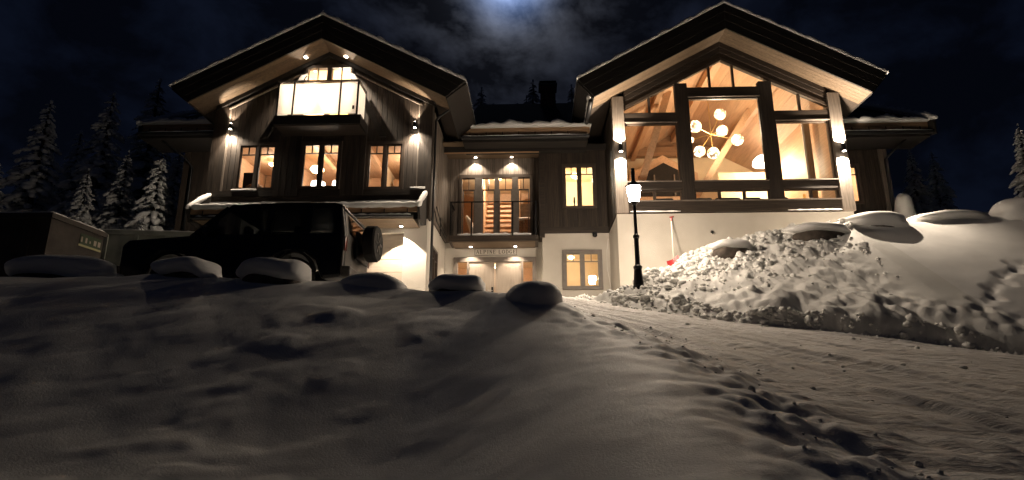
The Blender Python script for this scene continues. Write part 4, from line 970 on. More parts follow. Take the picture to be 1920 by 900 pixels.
room_lamp('ceiling_lamp', (-7.2, 20.6, 12.4), 0.18, 'ceiling lamp in the attic behind the gable balcony', 'ceiling lamp', 210)
room_lamp('ceiling_lamp', (-1.5, 24.0, 10.6), 0.22, 'ceiling lamp in the hall in front of the staircase', 'ceiling lamp', 95)
room_lamp('ceiling_lamp', (1.75, 23.7, 10.5), 0.2, 'ceiling lamp behind the upper window of the entrance block', 'ceiling lamp', 80, col=(1, 0.86, 0.66))
room_lamp('ceiling_lamp', (-1.6, 24.6, 6.9), 0.16, 'ceiling lamp in the lobby behind the entrance doors', 'ceiling lamp', 32)
room_lamp('ceiling_lamp', (1.5, 24.0, 7.1), 0.14, 'ceiling lamp behind the ground floor window of the entrance block', 'ceiling lamp', 13)
room_lamp('ceiling_lamp', (12.3, 23.6, 10.4), 0.16, 'ceiling lamp behind the narrow annex window', 'ceiling lamp', 45)
room_lamp('ceiling_lamp', (-4.6, 21.0, 6.8), 0.14, 'ceiling lamp behind the side window next to the garage', 'ceiling lamp', 14)
t = thing('table_lamp', (2.28, 22.75, 5.55), 'small bare white table lamp glaring in the ground floor window', 'table lamp')
build('bulb', MB().sphere((2.28, 22.75, 5.98), 0.085), 'lantern', t, smooth=True); build('stand', MB().lathe([(0.08, 0), (0.02, 0.03), (0.02, 0.35)], (2.28, 22.75, 5.55), 12), 'brass', t)
t = tag(build('window_table', MB().box(0.9, 2.7, 22.68, 22.95, 5.49, 5.55).box(0.95, 1.0, 22.7, 22.75, 4.42, 5.49).box(2.6, 2.65, 22.7, 22.75, 4.42, 5.49), 'pined'), 'narrow wooden table under the ground floor window', 'table')
# two bright shaded lamps on the sill table of the middle window
tag(build('sill_table', MB().box(-8.1, -6.2, 20.0, 20.4, 8.42, 8.48).box(-8.05, -7.98, 20.05, 20.35, 7.7, 8.42).box(-6.32, -6.25, 20.05, 20.35, 7.7, 8.42), 'pined'), 'wooden side table inside behind the middle window', 'table')
for x, nm in ((-7.72, 'outer'), (-6.95, 'entrance')):
    t = thing('shaded_lamp', (x, 20.2, 8.48), 'bright white drum lampshade standing on the %s side of the side table' % nm, 'table lamp', 'white lampshades behind the middle window')
    build('shade', MB().lathe([(0.24, 0.22), (0.24, 0.58), (0.22, 0.59), (0.22, 0.21)], (x, 20.2, 8.48), 20), 'whitepanel', t, smooth=False); build('stand', MB().lathe([(0.1, 0), (0.02, 0.03), (0.02, 0.24)], (x, 20.2, 8.48), 12), 'black', t)
t = thing('armchair', (-9.95, 20.1, 7.7), 'dark high backed chair with a patterned cushion behind the outermost gable window', 'chair')
build('backrest', MB().prism([(19.75, 8.3), (19.95, 8.3), (19.85, 9.32), (19.72, 9.30)], -10.25, -9.82, 'x'), 'sofa', t, bevel=0.03); build('seat', MB().box(-10.3, -9.6, 19.6, 20.3, 8.05, 8.3), 'sofa', t, bevel=0.03)
build('cushion', MB().sphere((-9.82, 19.75, 8.62), (0.36, 0.14, 0.27)), 'fabric', t, smooth=True)
for sx in (-10.27, -9.67):
    for sy in (19.65, 20.2): build('leg', MB().box(sx, sx + 0.06, sy, sy + 0.06, 7.7, 8.05), 'black', t)
for x, y, lab in ((-5.38, 19.6, 'lit candle beside the centre bar of the gable window nearest the entrance'), (-4.72, 19.6, 'lit candle in the corner of the gable window nearest the entrance')):
    t = thing('candle', (x, y, 8.32), lab, 'candle', 'candles in the gable window'); build('wax', MB().lathe([(0.035, 0), (0.035, 0.18)], (x, y, 8.32), 10), 'white', t); build('flame', MB().sphere((x, y, 8.56), (0.035, 0.035, 0.075)), 'flame', t, smooth=True)
    build('holder', MB().lathe([(0.06, -0.3), (0.06, 0)], (x, y, 8.32), 10), 'brass', t)
# hall
t = thing('wicker_chest', (-0.4, 23.75, 7.5), 'pair of woven wicker hampers with white cloth inside the hall doors', 'basket')
build('hamper', MB().box(-0.68, -0.42, 23.55, 23.95, 7.5, 8.55), 'wicker', t, bevel=0.02); build('hamper', MB().box(-0.38, -0.06, 23.55, 23.95, 7.5, 8.60), 'wicker', t, bevel=0.02); build('cloth', MB().sphere((-0.36, 23.75, 8.64), (0.33, 0.2, 0.10)), 'curtain', t, smooth=True)
t = thing('drape', (-2.6, 23.55, 7.5), 'white cloth draped over a chair back inside the hall doors', 'cloth')
build('fold', MB().tube([(-2.75, 23.5, 8.75), (-2.6, 23.5, 8.5), (-2.5, 23.5, 8.1), (-2.42, 23.5, 7.52)], [0.05, 0.11, 0.10, 0.13], 8), 'curtain', t, smooth=True)
# study
t = thing('candlestick', (1.98, 22.9, 8.7), 'dark turned candlestick in the upper entrance block window', 'candlestick')
build('stem', MB().lathe([(0.09, 0), (0.03, 0.05), (0.045, 0.2), (0.02, 0.3), (0.04, 0.42), (0.03, 0.6)], (1.62, 22.9, 8.7), 12), 'black', t, smooth=True)
tag(build('sill_shelf', MB().box(0.75, 2.75, 22.7, 23.1, 8.62, 8.69).box(0.8, 0.9, 22.8, 23.0, 7.7, 8.62).box(2.6, 2.7, 22.8, 23.0, 7.7, 8.62), 'pined'), 'wooden shelf behind the upper entrance block window', 'shelf')
# big room: chandelier
CH = thing('globe_chandelier', (7.0, 22.0, 10.4), 'brass rod chandelier with mottled amber glass globes behind the tall window', 'chandelier')
gl = [(7.35, 22.0, 12.35, .225), (6.31, 21.9, 11.80, .24), (7.46, 22.3, 11.78, .225), (7.92, 22.0, 11.26, .225), (6.46, 22.1, 10.84, .22), (6.88, 21.8, 10.64, .22), (6.25, 22.5, 11.5, .14)]
hub = Vector((6.95, 22.1, 11.55))
for x, y, z, r in gl:
    g = build('globe', MB().sphere((x, y, z), r, 24, 14), 'globe', CH, smooth=True)
    v = Vector((x, y, z)); build('arm', MB().tube([hub, v + (hub - v).normalized() * (r - 0.01)], 0.014, 6), 'brass', CH)
build('stem', MB().tube([hub, (6.95, 22.1, 13.5)], 0.015, 6), 'brass', CH); build('hub', MB().sphere(hub, 0.06), 'brass', CH, smooth=True)
light('chandelier_light', 'POINT', (7.05, 21.3, 11.3), 105, CH, (1, 0.78, 0.52), size=0.3)
# floor lamp by the right, curtain, sofas
t = thing('dome_lamp', (9.75, 24.2, 7.7), 'large glowing dome floor lamp by the curtain in the big room', 'floor lamp')
build('shade', MB().lathe([(0.50, 0), (0.46, 0.18), (0.30, 0.34), (0.08, 0.40)], (9.75, 24.2, 11.1), 24), 'whitepanel', t, smooth=True); build('stand', MB().tube([(9.75, 24.2, 7.7), (9.75, 24.2, 11.2)], 0.02, 8), 'brass', t); build('base', MB().lathe([(0.25, 0), (0.25, 0.04)], (9.75, 24.2, 7.7), 20), 'brass', t)
light('dome_light', 'POINT', (9.75, 24.2, 10.9), 150, t, (1, 0.80, 0.50), size=0.3)
mb = MB(); prof = []
for k in range(41):
    a = k / 40; prof.append((9.95 + 0.42 * a, 21.0 + 0.05 * math.sin(a * 46) + 0.3 * a))
mb.prism(prof + [(p[0] + 0.01, p[1] + 0.03) for p in prof[::-1]], 7.75, 12.0, 'z')
tag(build('curtain', mb, 'curtain'), 'long white pleated curtain at the annex end of the big glass gable', 'curtain')
t = thing('wall_uplight', (10.05, 21.9, 7.7), 'tall floor uplight shining on the white curtain', 'floor lamp'); build('tube', MB().lathe([(0.05, 0), (0.05, 1.2)], (10.05, 21.7, 7.7), 12), 'brass', t); light('curtain_light', 'POINT', (10.0, 21.5, 9.2), 9, t, (1, 0.8, 0.55), size=0.1)
for x0, x1, lab in ((5.75, 6.35, 'black armchair back behind the low middle panes, on the street lamp side'), (6.45, 7.35, 'wide black sofa back behind the low middle panes'), (7.45, 8.05, 'black armchair back behind the low middle panes, on the annex side'), (8.6, 9.0, 'black armchair back behind the low panes of the glass bay beside the annex'), (4.3, 5.0, 'dark sofa back behind the low panes of the glass bay behind the street lamp')):
    t = thing('sofa', ((x0 + x1) / 2, 20.9, 7.7), lab, 'sofa', 'black seats along the glass')
    build('backrest', MB().box(x0, x1, 20.6, 20.85, 7.9, 8.47), 'sofa', t, bevel=0.08); build('seat', MB().box(x0, x1, 20.85, 21.5, 7.85, 8.1), 'sofa', t, bevel=0.05)
    for a in (x0, x1 - 0.06):
        for b in (20.65, 21.4): build('leg', MB().box(a, a + 0.06, b, b + 0.06, 7.7, 7.9), 'black', t)
t = thing('dining_table', (9.6, 21.2, 7.7), 'wooden table end behind the low panes beside the annex', 'table'); build('top', MB().box(9.35, 10.2, 20.9, 21.9, 8.34, 8.42), 'pine', t)
for a in (9.4, 10.1):
    for b in (20.95, 21.8): build('leg', MB().box(a, a + 0.07, b, b + 0.07, 7.7, 8.34), 'pine', t)

# ------------------------------------------------------------------ sign
S = thing('name_sign', (-1.5, RW - 0.03, 6.98), 'wooden name sign with dark serif capitals above the entrance doors', 'sign')
build('board', MB().box(-2.33, -0.67, RW - 0.035, RW + 0.018, 6.985, 7.245), 'frameg', S); build('panel', MB().box(-2.305, -0.695, RW - 0.042, RW - 0.0355, 7.0, 7.225), 'plaster', S)
GL = {'A': [((0, 0), (.5, 1), .09), ((.5, 1), (1, 0), .16), ((.22, .36), (.78, .36), .08), ((-.1, 0), (.2, 0), .06), ((.75, 0), (1.12, 0), .06)],
      'L': [((.2, 0), (.2, 1), .17), ((.0, 1), (.42, 1), .06), ((.0, 0), (.9, 0), .08), ((.9, 0), (.9, .25), .07)],
      'P': [((.2, 0), (.2, 1), .17), ((.0, 1), (.6, 1), .07), ((.6, 1), (.9, .86), .12), ((.9, .86), (.9, .62), .16), ((.9, .62), (.6, .46), .12), ((.6, .46), (.2, .46), .07), ((0, 0), (.42, 0), .06)],
      'I': [((.3, 0), (.3, 1), .17), ((.08, 1), (.52, 1), .06), ((.08, 0), (.52, 0), .06)],
      'N': [((.15, 0), (.15, 1), .09), ((.15, 1), (.9, 0), .17), ((.9, 0), (.9, 1), .09), ((-.02, 0), (.32, 0), .06), ((.72, 1), (1.08, 1), .06), ((-.05, 1), (.2, 1), .06)],
      'E': [((.2, 0), (.2, 1), .17), ((0, 1), (.85, 1), .07), ((0, 0), (.9, 0), .07), ((.2, .52), (.65, .52), .07), ((.85, 1), (.85, .78), .07), ((.9, 0), (.9, .24), .07), ((.65, .62), (.65, .42), .06)],
      'O': [((.5 + .5 * math.cos(a * math.pi / 6), .5 + .5 * math.sin(a * math.pi / 6)), (.5 + .5 * math.cos((a + 1) * math.pi / 6), .5 + .5 * math.sin((a + 1) * math.pi / 6)), .08 + .08 * abs(math.cos((a + .5) * math.pi / 6))) for a in range(12)],
      'D': [((.2, 0), (.2, 1), .17), ((0, 1), (.5, 1), .07), ((0, 0), (.5, 0), .07), ((.5, 1), (.88, .8), .12), ((.88, .8), (1, .5), .17), ((1, .5), (.88, .2), .17), ((.88, .2), (.5, 0), .12)],
      'G': [((.92, .8), (.72, .97), .09), ((.72, .97), (.4, .98), .09), ((.4, .98), (.1, .75), .14), ((.1, .75), (.02, .5), .17), ((.02, .5), (.1, .25), .17), ((.1, .25), (.4, .02), .13), ((.4, .02), (.75, .05), .09), ((.75, .05), (.85, .15), .09), ((.85, 0), (.85, .42), .15), ((.65, .42), (1.02, .42), .06), ((.92, .8), (.92, 1), .06)]}
x = -2.26; hgt = 0.145; wd = 0.098
for chx in 'ALPINE LODGE':
    if chx == ' ': x += 0.075; continue
    mb = MB()
    for k, (p, q, w) in enumerate(GL[chx]):
        mb.beam((x + p[0] * wd, RW - 0.0465 - 0.0006 * (k % 5), 7.04 + p[1] * hgt), (x + q[0] * wd, RW - 0.0465 - 0.0006 * (k % 5), 7.04 + q[1] * hgt), 0.008, w * 0.125 * 1.15, (0, 0, 1) if abs(p[0] - q[0]) > 0.02 else (1, 0, 0))
    build('letter', mb, 'frame', S); x += (0.095 if chx == 'I' else 0.141)
t = thing('security_camera', (2.31, CW + 0.0, 7.5), 'small black dome security camera under the timber above the ground floor window', 'camera')
build('dome', MB().sphere((2.31, CW - 0.08, 7.56), 0.095), 'black', t, smooth=True); build('mount', MB().lathe([(0.10, 0), (0.10, 0.05)], (2.31, CW - 0.07, 7.615), 16), 'black', t); build('arm', MB().box(2.28, 2.34, CW - 0.06, CW + 0.03, 7.58, 7.64), 'black', t)
tag(build('cable', MB().tube([(2.80, 22.2, 7.4), (2.72, 22.1, 6.9), (2.70, 22.05, 6.2), (2.78, 22.1, 5.8), (2.82, 22.2, 5.2), (2.82, 22.25, 4.5)], 0.014, 6), 'white'), 'loose white cable hanging in the corner beside the ground floor window', 'cable')
t = thing('small_valve', (5.75, WR, 6.9), 'small dark tap on the white foundation wall above the heap', 'tap'); build('body', MB().sphere((6.02, WR - 0.06, 7.02), 0.05), 'black', t, smooth=True); build('spout', MB().tube([(6.02, WR, 7.02), (6.02, WR - 0.12, 7.02), (6.02, WR - 0.13, 6.92)], 0.02, 6), 'black', t)
# snow shovel
zb = gz(4.3, 18.45)
t = thing('snow_shovel', (4.35, 18.6, 5.5), 'red snow shovel with a pale shaft leaning on the white foundation wall', 'shovel')
build('shaft', MB().tube([(4.36, 18.62, 5.75), (4.66, 19.85, 7.40)], 0.02, 8), 'shaft', t, smooth=True); build('grip', MB().tube([(4.655, 19.82, 7.38), (4.68, 19.9, 7.52)], 0.028, 8).tube([(4.62, 19.9, 7.53), (4.76, 19.9, 7.56)], 0.022, 8), 'red', t)
mb = MB(); pr = [(-0.22, 0.05), (-0.12, 0.0), (0.12, 0.0), (0.22, 0.05)]
blade = []
c0 = Vector((4.33, 18.50, 5.60)); ax = Vector((0.75, 0.1, 0.42)).normalized(); up = Vector((0.0, 0.45, 0.6)).normalized(); nr = ax.cross(up)
for k in range(7):
    a = -1 + k / 3; blade += [c0 + ax * 0.22 * a + nr * 0.06 * a * a, c0 + ax * 0.22 * a + nr * 0.06 * a * a + up * 0.24]
mb.add(blade + [p - nr * 0.012 for p in blade], [(2 * k, 2 * k + 2, 2 * k + 3, 2 * k + 1) for k in range(6)] + [(14 + 2 * k, 15 + 2 * k, 17 + 2 * k, 16 + 2 * k) for k in range(6)] + [(2 * k, 14 + 2 * k, 16 + 2 * k, 2 * k + 2) for k in range(6)] + [(2 * k + 1, 2 * k + 3, 17 + 2 * k, 15 + 2 * k) for k in range(6)] + [(0, 1, 15, 14), (12, 26, 27, 13)])
build('blade', mb, 'red', t)

# ------------------------------------------------------------------ street lamp
lx, ly = 2.78, 16.0
L = thing('street_lamp', (lx, ly, 4.3), 'black cast iron lamp post with a glowing lantern standing in the snow heap', 'street lamp')
build('base', MB().lathe([(0.155, 0.0), (0.15, 0.15), (0.135, 0.2), (0.105, 0.62), (0.12, 0.66), (0.12, 0.70), (0.085, 0.74)], (lx, ly, 4.3), 16), 'lampm', L)
build('pole', MB().lathe([(0.068, 0.70), (0.062, 1.48), (0.085, 1.50), (0.085, 1.56), (0.05, 1.60), (0.042, 2.42), (0.07, 2.45), (0.07, 2.49), (0.04, 2.52)], (lx, ly, 4.3), 14), 'lampm', L)
z0 = 6.82
build('cradle', MB().lathe([(0.05, 0), (0.13, 0.03), (0.14, 0.05)], (lx, ly, z0 - 0.05), 6), 'lampm', L)
build('glass_body', MB().lathe([(0.115, 0.0), (0.13, 0.03), (0.185, 0.36), (0.19, 0.425)], (lx, ly, z0), 18), emis('street_lantern_glass', (1.0, 0.815, 0.63), 165.0), L, smooth=True)
for k in range(6):
    a = 2 * math.pi * k / 6; c, s = math.cos(a), math.sin(a)
    build('lantern_bar', MB().tube([(lx + 0.135 * c, ly + 0.135 * s, z0), (lx + 0.200 * c, ly + 0.200 * s, z0 + 0.43)], 0.005, 5), 'lampm', L)
build('roof', MB().lathe([(0.235, 0.43), (0.24, 0.45), (0.13, 0.56), (0.10, 0.58), (0.06, 0.62)], (lx, ly, z0), 6), 'lampm', L)
build('finial', MB().lathe([(0.05, 0.60), (0.055, 0.80), (0.06, 0.82), (0.055, 0.98), (0.02, 1.0)], (lx, ly, z0), 12), 'lampm', L)

# ------------------------------------------------------------------ snow capped boulders
def boulder(x, y, rx, ry, cap_h, label, lift=0.0, rock=True, seed=0, group='snow capped boulders along the yard edge', rotz=0.0):
    z = gz(x, y) - 0.05 + lift; r = random.Random(seed); cap_h *= 1.15; ph = [r.uniform(0, 6) for _ in range(6)]
    t = thing('boulder', (x, y, z), label, 'boulder', group)
    cr, sr = math.cos(rotz), math.sin(rotz)
    def pillow(nm, sx, sy, zlo, zhi, m, amp, flat, n=36, k=16, pw=0.62):
        vs = []; fs = []
        for i in range(1, k):
            th = math.pi * i / k
            for j in range(n):
                p = 2 * math.pi * j / n
                cxp, syp = math.cos(p), math.sin(p)
                rr = abs(math.sin(th)) ** pw
                if not rock and th > math.pi / 2: rr = 1 + 0.45 * (th - math.pi / 2)
                px = sx * rr * math.copysign(abs(cxp) ** 0.8, cxp); py = sy * rr * math.copysign(abs(syp) ** 0.8, syp)
                cz = math.cos(th); cz = math.copysign(abs(cz) ** flat, cz)
                w = 1 + amp * (math.sin(3 * p + ph[0]) * math.sin(2 * th + ph[1]) + 0.6 * math.sin(5 * p + ph[2]) * math.sin(3 * th + ph[3]))
                px *= w; py *= w
                drift = (0.45 * cap_h * max(0, px / sx) ** 1.3 if (nm == 'snow_cap' and cz < 0.35) else 0.0)
                vs.append((x + px * cr - py * sr, y + px * sr + py * cr, -drift + 0.02 * math.sin(4 * p + ph[5]) * math.sin(th) + (zlo + zhi) / 2 + (zhi - zlo) / 2 * cz * (1 + 0.5 * amp * math.sin(2 * p + ph[4]))))
        top = len(vs); vs += [(x, y, zhi), (x, y, zlo)]
        for i in range(k - 2):
            for j in range(n): fs.append((i * n + j, (i + 1) * n + j, (i + 1) * n + (j + 1) % n, i * n + (j + 1) % n))
        for j in range(n):
            fs.append((top, j, (j + 1) % n)); e = (k - 2) * n; fs.append((top + 1, e + (j + 1) % n, e + j))
        return build(nm, MB().add(vs, fs), m, t, smooth=True)
    hr = cap_h * 0.75
    if rock: pillow('rock', rx * 0.90, ry * 0.85, z - 0.3, z + hr * 0.9, 'rock', 0.05, 0.6)
    pillow('snow_cap', rx, ry, z + (hr * 0.22 if rock else -0.3), z + hr * 0.75 + cap_h, 'snow', 0.06, 0.95, pw=0.72 if rock else 0.85)
    return t
boulder(-9.07, 11.0, 1.0, 0.5, 0.30, 'long low boulder under a flat snow slab in front of the rusty container', 0.10, seed=1)
boulder(-8.18, 11.25, 0.22, 0.22, 0.22, 'small snow capped stone at the end of the long slab', 0.02, seed=2)
boulder(-6.17, 10.35, 0.56, 0.5, 0.23, 'rounded snow capped boulder in front of the front wheel of the vehicle', 0.0, seed=3)
boulder(-4.6, 10.35, 0.62, 0.5, 0.26, 'snow capped boulder with bare brown face in front of the rear wheel of the vehicle', 0.02, seed=4)
boulder(-2.95, 10.75, 0.72, 0.55, 0.33, 'low smooth snow mound below the spare wheel', -0.20, rock=False, seed=5)
boulder(-1.38, 10.8, 0.52, 0.45, 0.22, 'flat snow pillow on a dark stone below the entrance doors', 0.12, seed=6)
boulder(-0.02, 10.2, 0.52, 0.45, 0.29, 'domed snow mound beside the road in front of the entrance doors', 0.0, rock=False, seed=7)
boulder(8.5, 17.75, 0.95, 0.5, 0.22, 'long dark rock with lumpy snow on top of the heap', -0.08, seed=9, rotz=0.1, group='rocks on top of the heap')
boulder(5.75, 17.35, 0.62, 0.4, 0.2, 'dark broken rock sticking out of the heap under the plaster wall', 0.06, seed=10, rotz=0.2, group='rocks on top of the heap')
boulder(10.45, 18.35, 0.95, 0.7, 0.40, 'broad snow covered rock at the foot of the timber post', -0.34, seed=11, group='rocks below the annex')
boulder(13.2, 19.0, 1.25, 0.7, 0.26, 'long flat rock slab with a thick snow lid below the annex', -0.17, seed=12, group='rocks below the annex')
boulder(15.6, 19.0, 0.95, 0.7, 0.35, 'rounded snow mound at the end of the row below the annex', 0.0, rock=False, seed=13, group='rocks below the annex')
boulder(13.55, 21.6, 0.28, 0.28, 0.4, 'round snow lump leaning on the annex corner post', 0.35, rock=False, seed=14, group='rocks below the annex')
boulder(14.5, 16.2, 0.5, 0.4, 0.2, 'small snow hump on the smooth slope below the annex', -0.12, rock=False, seed=15, group='rocks below the annex')

# ------------------------------------------------------------------ vehicle
G0 = 3.58; y0c, y1c = 11.9, 13.85
V = thing('parked_car', (-6.3, 12.9, G0), 'black boxy off road vehicle with a spare wheel on its tailgate', 'car')
body = [(-8.52, G0 + 0.42), (-8.60, G0 + 0.62), (-8.60, G0 + 1.10), (-8.46, G0 + 1.21), (-7.20, G0 + 1.30), (-3.98, G0 + 1.34), (-3.93, G0 + 1.0), (-3.96, G0 + 0.40), (-4.35, G0 + 0.36), (-4.5, G0 + 0.75), (-4.75, G0 + 0.92), (-5.15, G0 + 0.92), (-5.4, G0 + 0.75), (-5.52, G0 + 0.36), (-6.95, G0 + 0.36), (-7.08, G0 + 0.75), (-7.32, G0 + 0.92), (-7.75, G0 + 0.92), (-8.0, G0 + 0.75), (-8.12, G0 + 0.42)]
build('body', MB().prism(body, y0c + 0.02, y1c - 0.02), 'paint', V, bevel=0.06)
roofz = G0 + 2.03
build('roof', MB().prism([(-6.50, roofz - 0.12), (-6.40, roofz - 0.03), (-5.2, roofz), (-4.2, roofz - 0.01), (-4.02, roofz - 0.06), (-3.96, roofz - 0.16), (-4.05, roofz - 0.17), (-6.52, roofz - 0.17)], y0c + 0.12, y1c - 0.12), 'paint', V, bevel=0.05)
for yy in (y0c + 0.10, y1c - 0.10):
    for (a, b, w) in (((-7.18, G0 + 1.27), (-6.46, roofz - 0.12), 0.09), ((-5.55, G0 + 1.3), (-5.50, roofz - 0.1), 0.12), ((-4.75, G0 + 1.3), (-4.72, roofz - 0.1), 0.16), ((-4.06, G0 + 1.3), (-4.10, roofz - 0.12), 0.18), ((-6.75, G0 + 1.28), (-6.7, roofz - 0.40), 0.05)):
        build('pillar', MB().beam((a[0], yy, a[1]), (b[0], yy + (0.03 if yy < 12.8 else -0.03), b[1]), 0.06, w, (1, 0, 0)), 'paint', V)
    for (p) in ([(-7.05, G0 + 1.29), (-5.6, G0 + 1.32), (-5.56, roofz - 0.16), (-6.48, roofz - 0.17)], [(-5.49, G0 + 1.32), (-4.83, G0 + 1.33), (-4.8, roofz - 0.16), (-5.45, roofz - 0.16)], [(-4.67, G0 + 1.33), (-4.15, G0 + 1.34), (-4.19, roofz - 0.17), (-4.64, roofz - 0.16)]):
        build('side_window', MB().prism(p, yy + 0.005, yy + 0.013), 'carglass', V)
build('windshield', MB().add([(-7.16, y0c + 0.15, G0 + 1.28), (-7.16, y1c - 0.15, G0 + 1.28), (-6.49, y1c - 0.2, roofz - 0.12), (-6.49, y0c + 0.2, roofz - 0.12), (-7.15, y0c + 0.15, G0 + 1.27), (-7.15, y1c - 0.15, G0 + 1.27), (-6.48, y1c - 0.2, roofz - 0.13), (-6.48, y0c + 0.2, roofz - 0.13)], [(0, 1, 2, 3), (7, 6, 5, 4), (0, 4, 5, 1), (1, 5, 6, 2), (2, 6, 7, 3), (3, 7, 4, 0)]), 'carglass', V)
tg = build('tailgate', MB().prism([(-3.955, G0 + 0.62), (-3.90, G0 + 0.65), (-3.90, G0 + 1.32), (-3.97, roofz - 0.20), (-4.02, roofz - 0.2), (-3.97, G0 + 1.32)], y0c + 0.14, y1c - 0.14), 'paintr', V, bevel=0.02)
build('rear_window', MB().prism([(-3.89, G0 + 1.36), (-3.884, G0 + 1.36), (-3.945, roofz - 0.26), (-3.955, roofz - 0.26)], y0c + 0.32, y1c - 0.32), 'carglass', tg)
build('rear_quarter', MB().prism([(-3.99, G0 + 0.5), (-3.925, G0 + 0.5), (-3.905, G0 + 1.33), (-4.0, roofz - 0.14), (-4.05, roofz - 0.14), (-3.99, G0 + 1.33)], y0c + 0.04, y0c + 0.138), 'paintr', V, bevel=0.02)
build('tail_light', MB().box(-3.96, -3.885, y0c + 0.05, y0c + 0.16, G0 + 0.95, G0 + 1.25), 'redlens', V, bevel=0.01); build('tail_light', MB().box(-3.96, -3.885, y1c - 0.16, y1c - 0.05, G0 + 0.95, G0 + 1.25), 'redlens', V, bevel=0.01)
build('rear_bumper', MB().prism([(y0c - 0.0, G0 + 0.40), (y1c + 0.0, G0 + 0.40), (y1c, G0 + 0.62), (y0c, G0 + 0.62)], -3.95, -3.74, 'x'), 'paintr', V, bevel=0.04); build('front_bumper', MB().box(-8.72, -8.55, y0c, y1c, G0 + 0.42, G0 + 0.66), 'paintr', V, bevel=0.04)
build('number_plate', MB().box(-3.739, -3.73, 12.7, 13.2, G0 + 0.45, G0 + 0.57), 'white', V)
def wheel(x, y, z, r, w, ax, nm='wheel', parent=V):
    t = build(nm, MB().lathe([(r * 0.62, -w / 2), (r * 0.93, -w / 2), (r, -w * 0.34), (r, w * 0.34), (r * 0.93, w / 2), (r * 0.62, w / 2)], (x, y, z), 32, ax), 'tyre', parent, smooth=False)
    o = w * 0.36
    for s in (-1, 1):
        if ax == 'x': c = (x + s * o, y, z)
        else: c = (x, y + s * o, z)
        rm = build('rim', MB().lathe([(r * 0.62, -0.02 * 1), (r * 0.62, 0.02), (r * 0.54, 0.0)], c, 28, ax), 'rim', t)
        for k in range(6):
            a = k * math.pi / 3; ca, sa = math.cos(a), math.sin(a)
            off = lambda rr: (c[0], c[1] + rr * ca, c[2] + rr * sa) if ax == 'x' else (c[0] + rr * ca, c[1], c[2] + rr * sa)
            build('spoke', MB().beam(off(r * 0.1), off(r * 0.6), 0.05, 0.10, (1, 0, 0) if ax == 'x' else (0, 1, 0)), 'rim', t)
        build('hub_cap', MB().lathe([(r * 0.16, -0.03), (r * 0.16, 0.03)], c, 16, ax), 'rim', t)
    return t
for x in (-7.54, -4.94):
    wheel(x, y0c + 0.16, G0 + 0.41, 0.41, 0.28, 'y'); wheel(x, y1c - 0.16, G0 + 0.41, 0.41, 0.28, 'y')
    for yy in (y0c - 0.035, y1c - 0.045):
        arc = [(x + 0.50 * math.cos(a), G0 + 0.44 + 0.50 * math.sin(a)) for a in np.linspace(0.1, math.pi - 0.1, 13)]; ar2 = [(x + 0.42 * math.cos(a), G0 + 0.44 + 0.46 * math.sin(a)) for a in np.linspace(math.pi - 0.1, 0.1, 13)]
        build('fender_flare', MB().prism(arc + ar2, yy, yy + 0.08), 'tyre', V)
wheel(-3.60, 12.95, G0 + 1.33, 0.41, 0.27, 'x', 'spare_wheel')
build('wheel_carrier', MB().box(-3.90, -3.6, 12.88, 13.02, G0 + 1.1, G0 + 1.3).box(-3.86, -3.80, 12.5, 13.4, G0 + 0.9, G0 + 1.5), 'black', V)
for x in (-6.55, -5.0): build('door_seam', MB().box(x - 0.004, x + 0.004, y0c + 0.012, y0c + 0.022, G0 + 0.5, G0 + 1.26), 'black', V)
for x in (-5.72, -4.9): build('door_handle', MB().box(x - 0.1, x + 0.1, y0c - 0.015, y0c + 0.02, G0 + 1.10, G0 + 1.14), 'black', V)
for x in (-6.2, -5.1):
    for yy in (12.3, 13.25): build('head_rest', MB().box(x - 0.05, x + 0.07, yy, yy + 0.28, G0 + 1.38, G0 + 1.6), 'sofa', V, bevel=0.04)
build('mirror', MB().box(-6.85, -6.72, y0c - 0.14, y0c + 0.04, G0 + 1.28, G0 + 1.46), 'paint', V, bevel=0.03)
build('interior_tub', MB().box(-7.0, -4.1, y0c + 0.15, y1c - 0.15, G0 + 1.0, G0 + 1.26), 'sofa', V)
build('headlight', MB().lathe([(0.11, -0.03), (0.11, 0.02)], (-8.59, y0c + 0.28, G0 + 0.88), 16, 'x'), 'steel', V); build('headlight', MB().lathe([(0.11, -0.03), (0.11, 0.02)], (-8.59, y1c - 0.28, G0 + 0.88), 16, 'x'), 'steel', V)
snow_roll('hood_snow', [(-8.3, 13.0, G0 + 1.16), (-7.4, 13.0, G0 + 1.28)], 0.03, V, 50, 0.3)

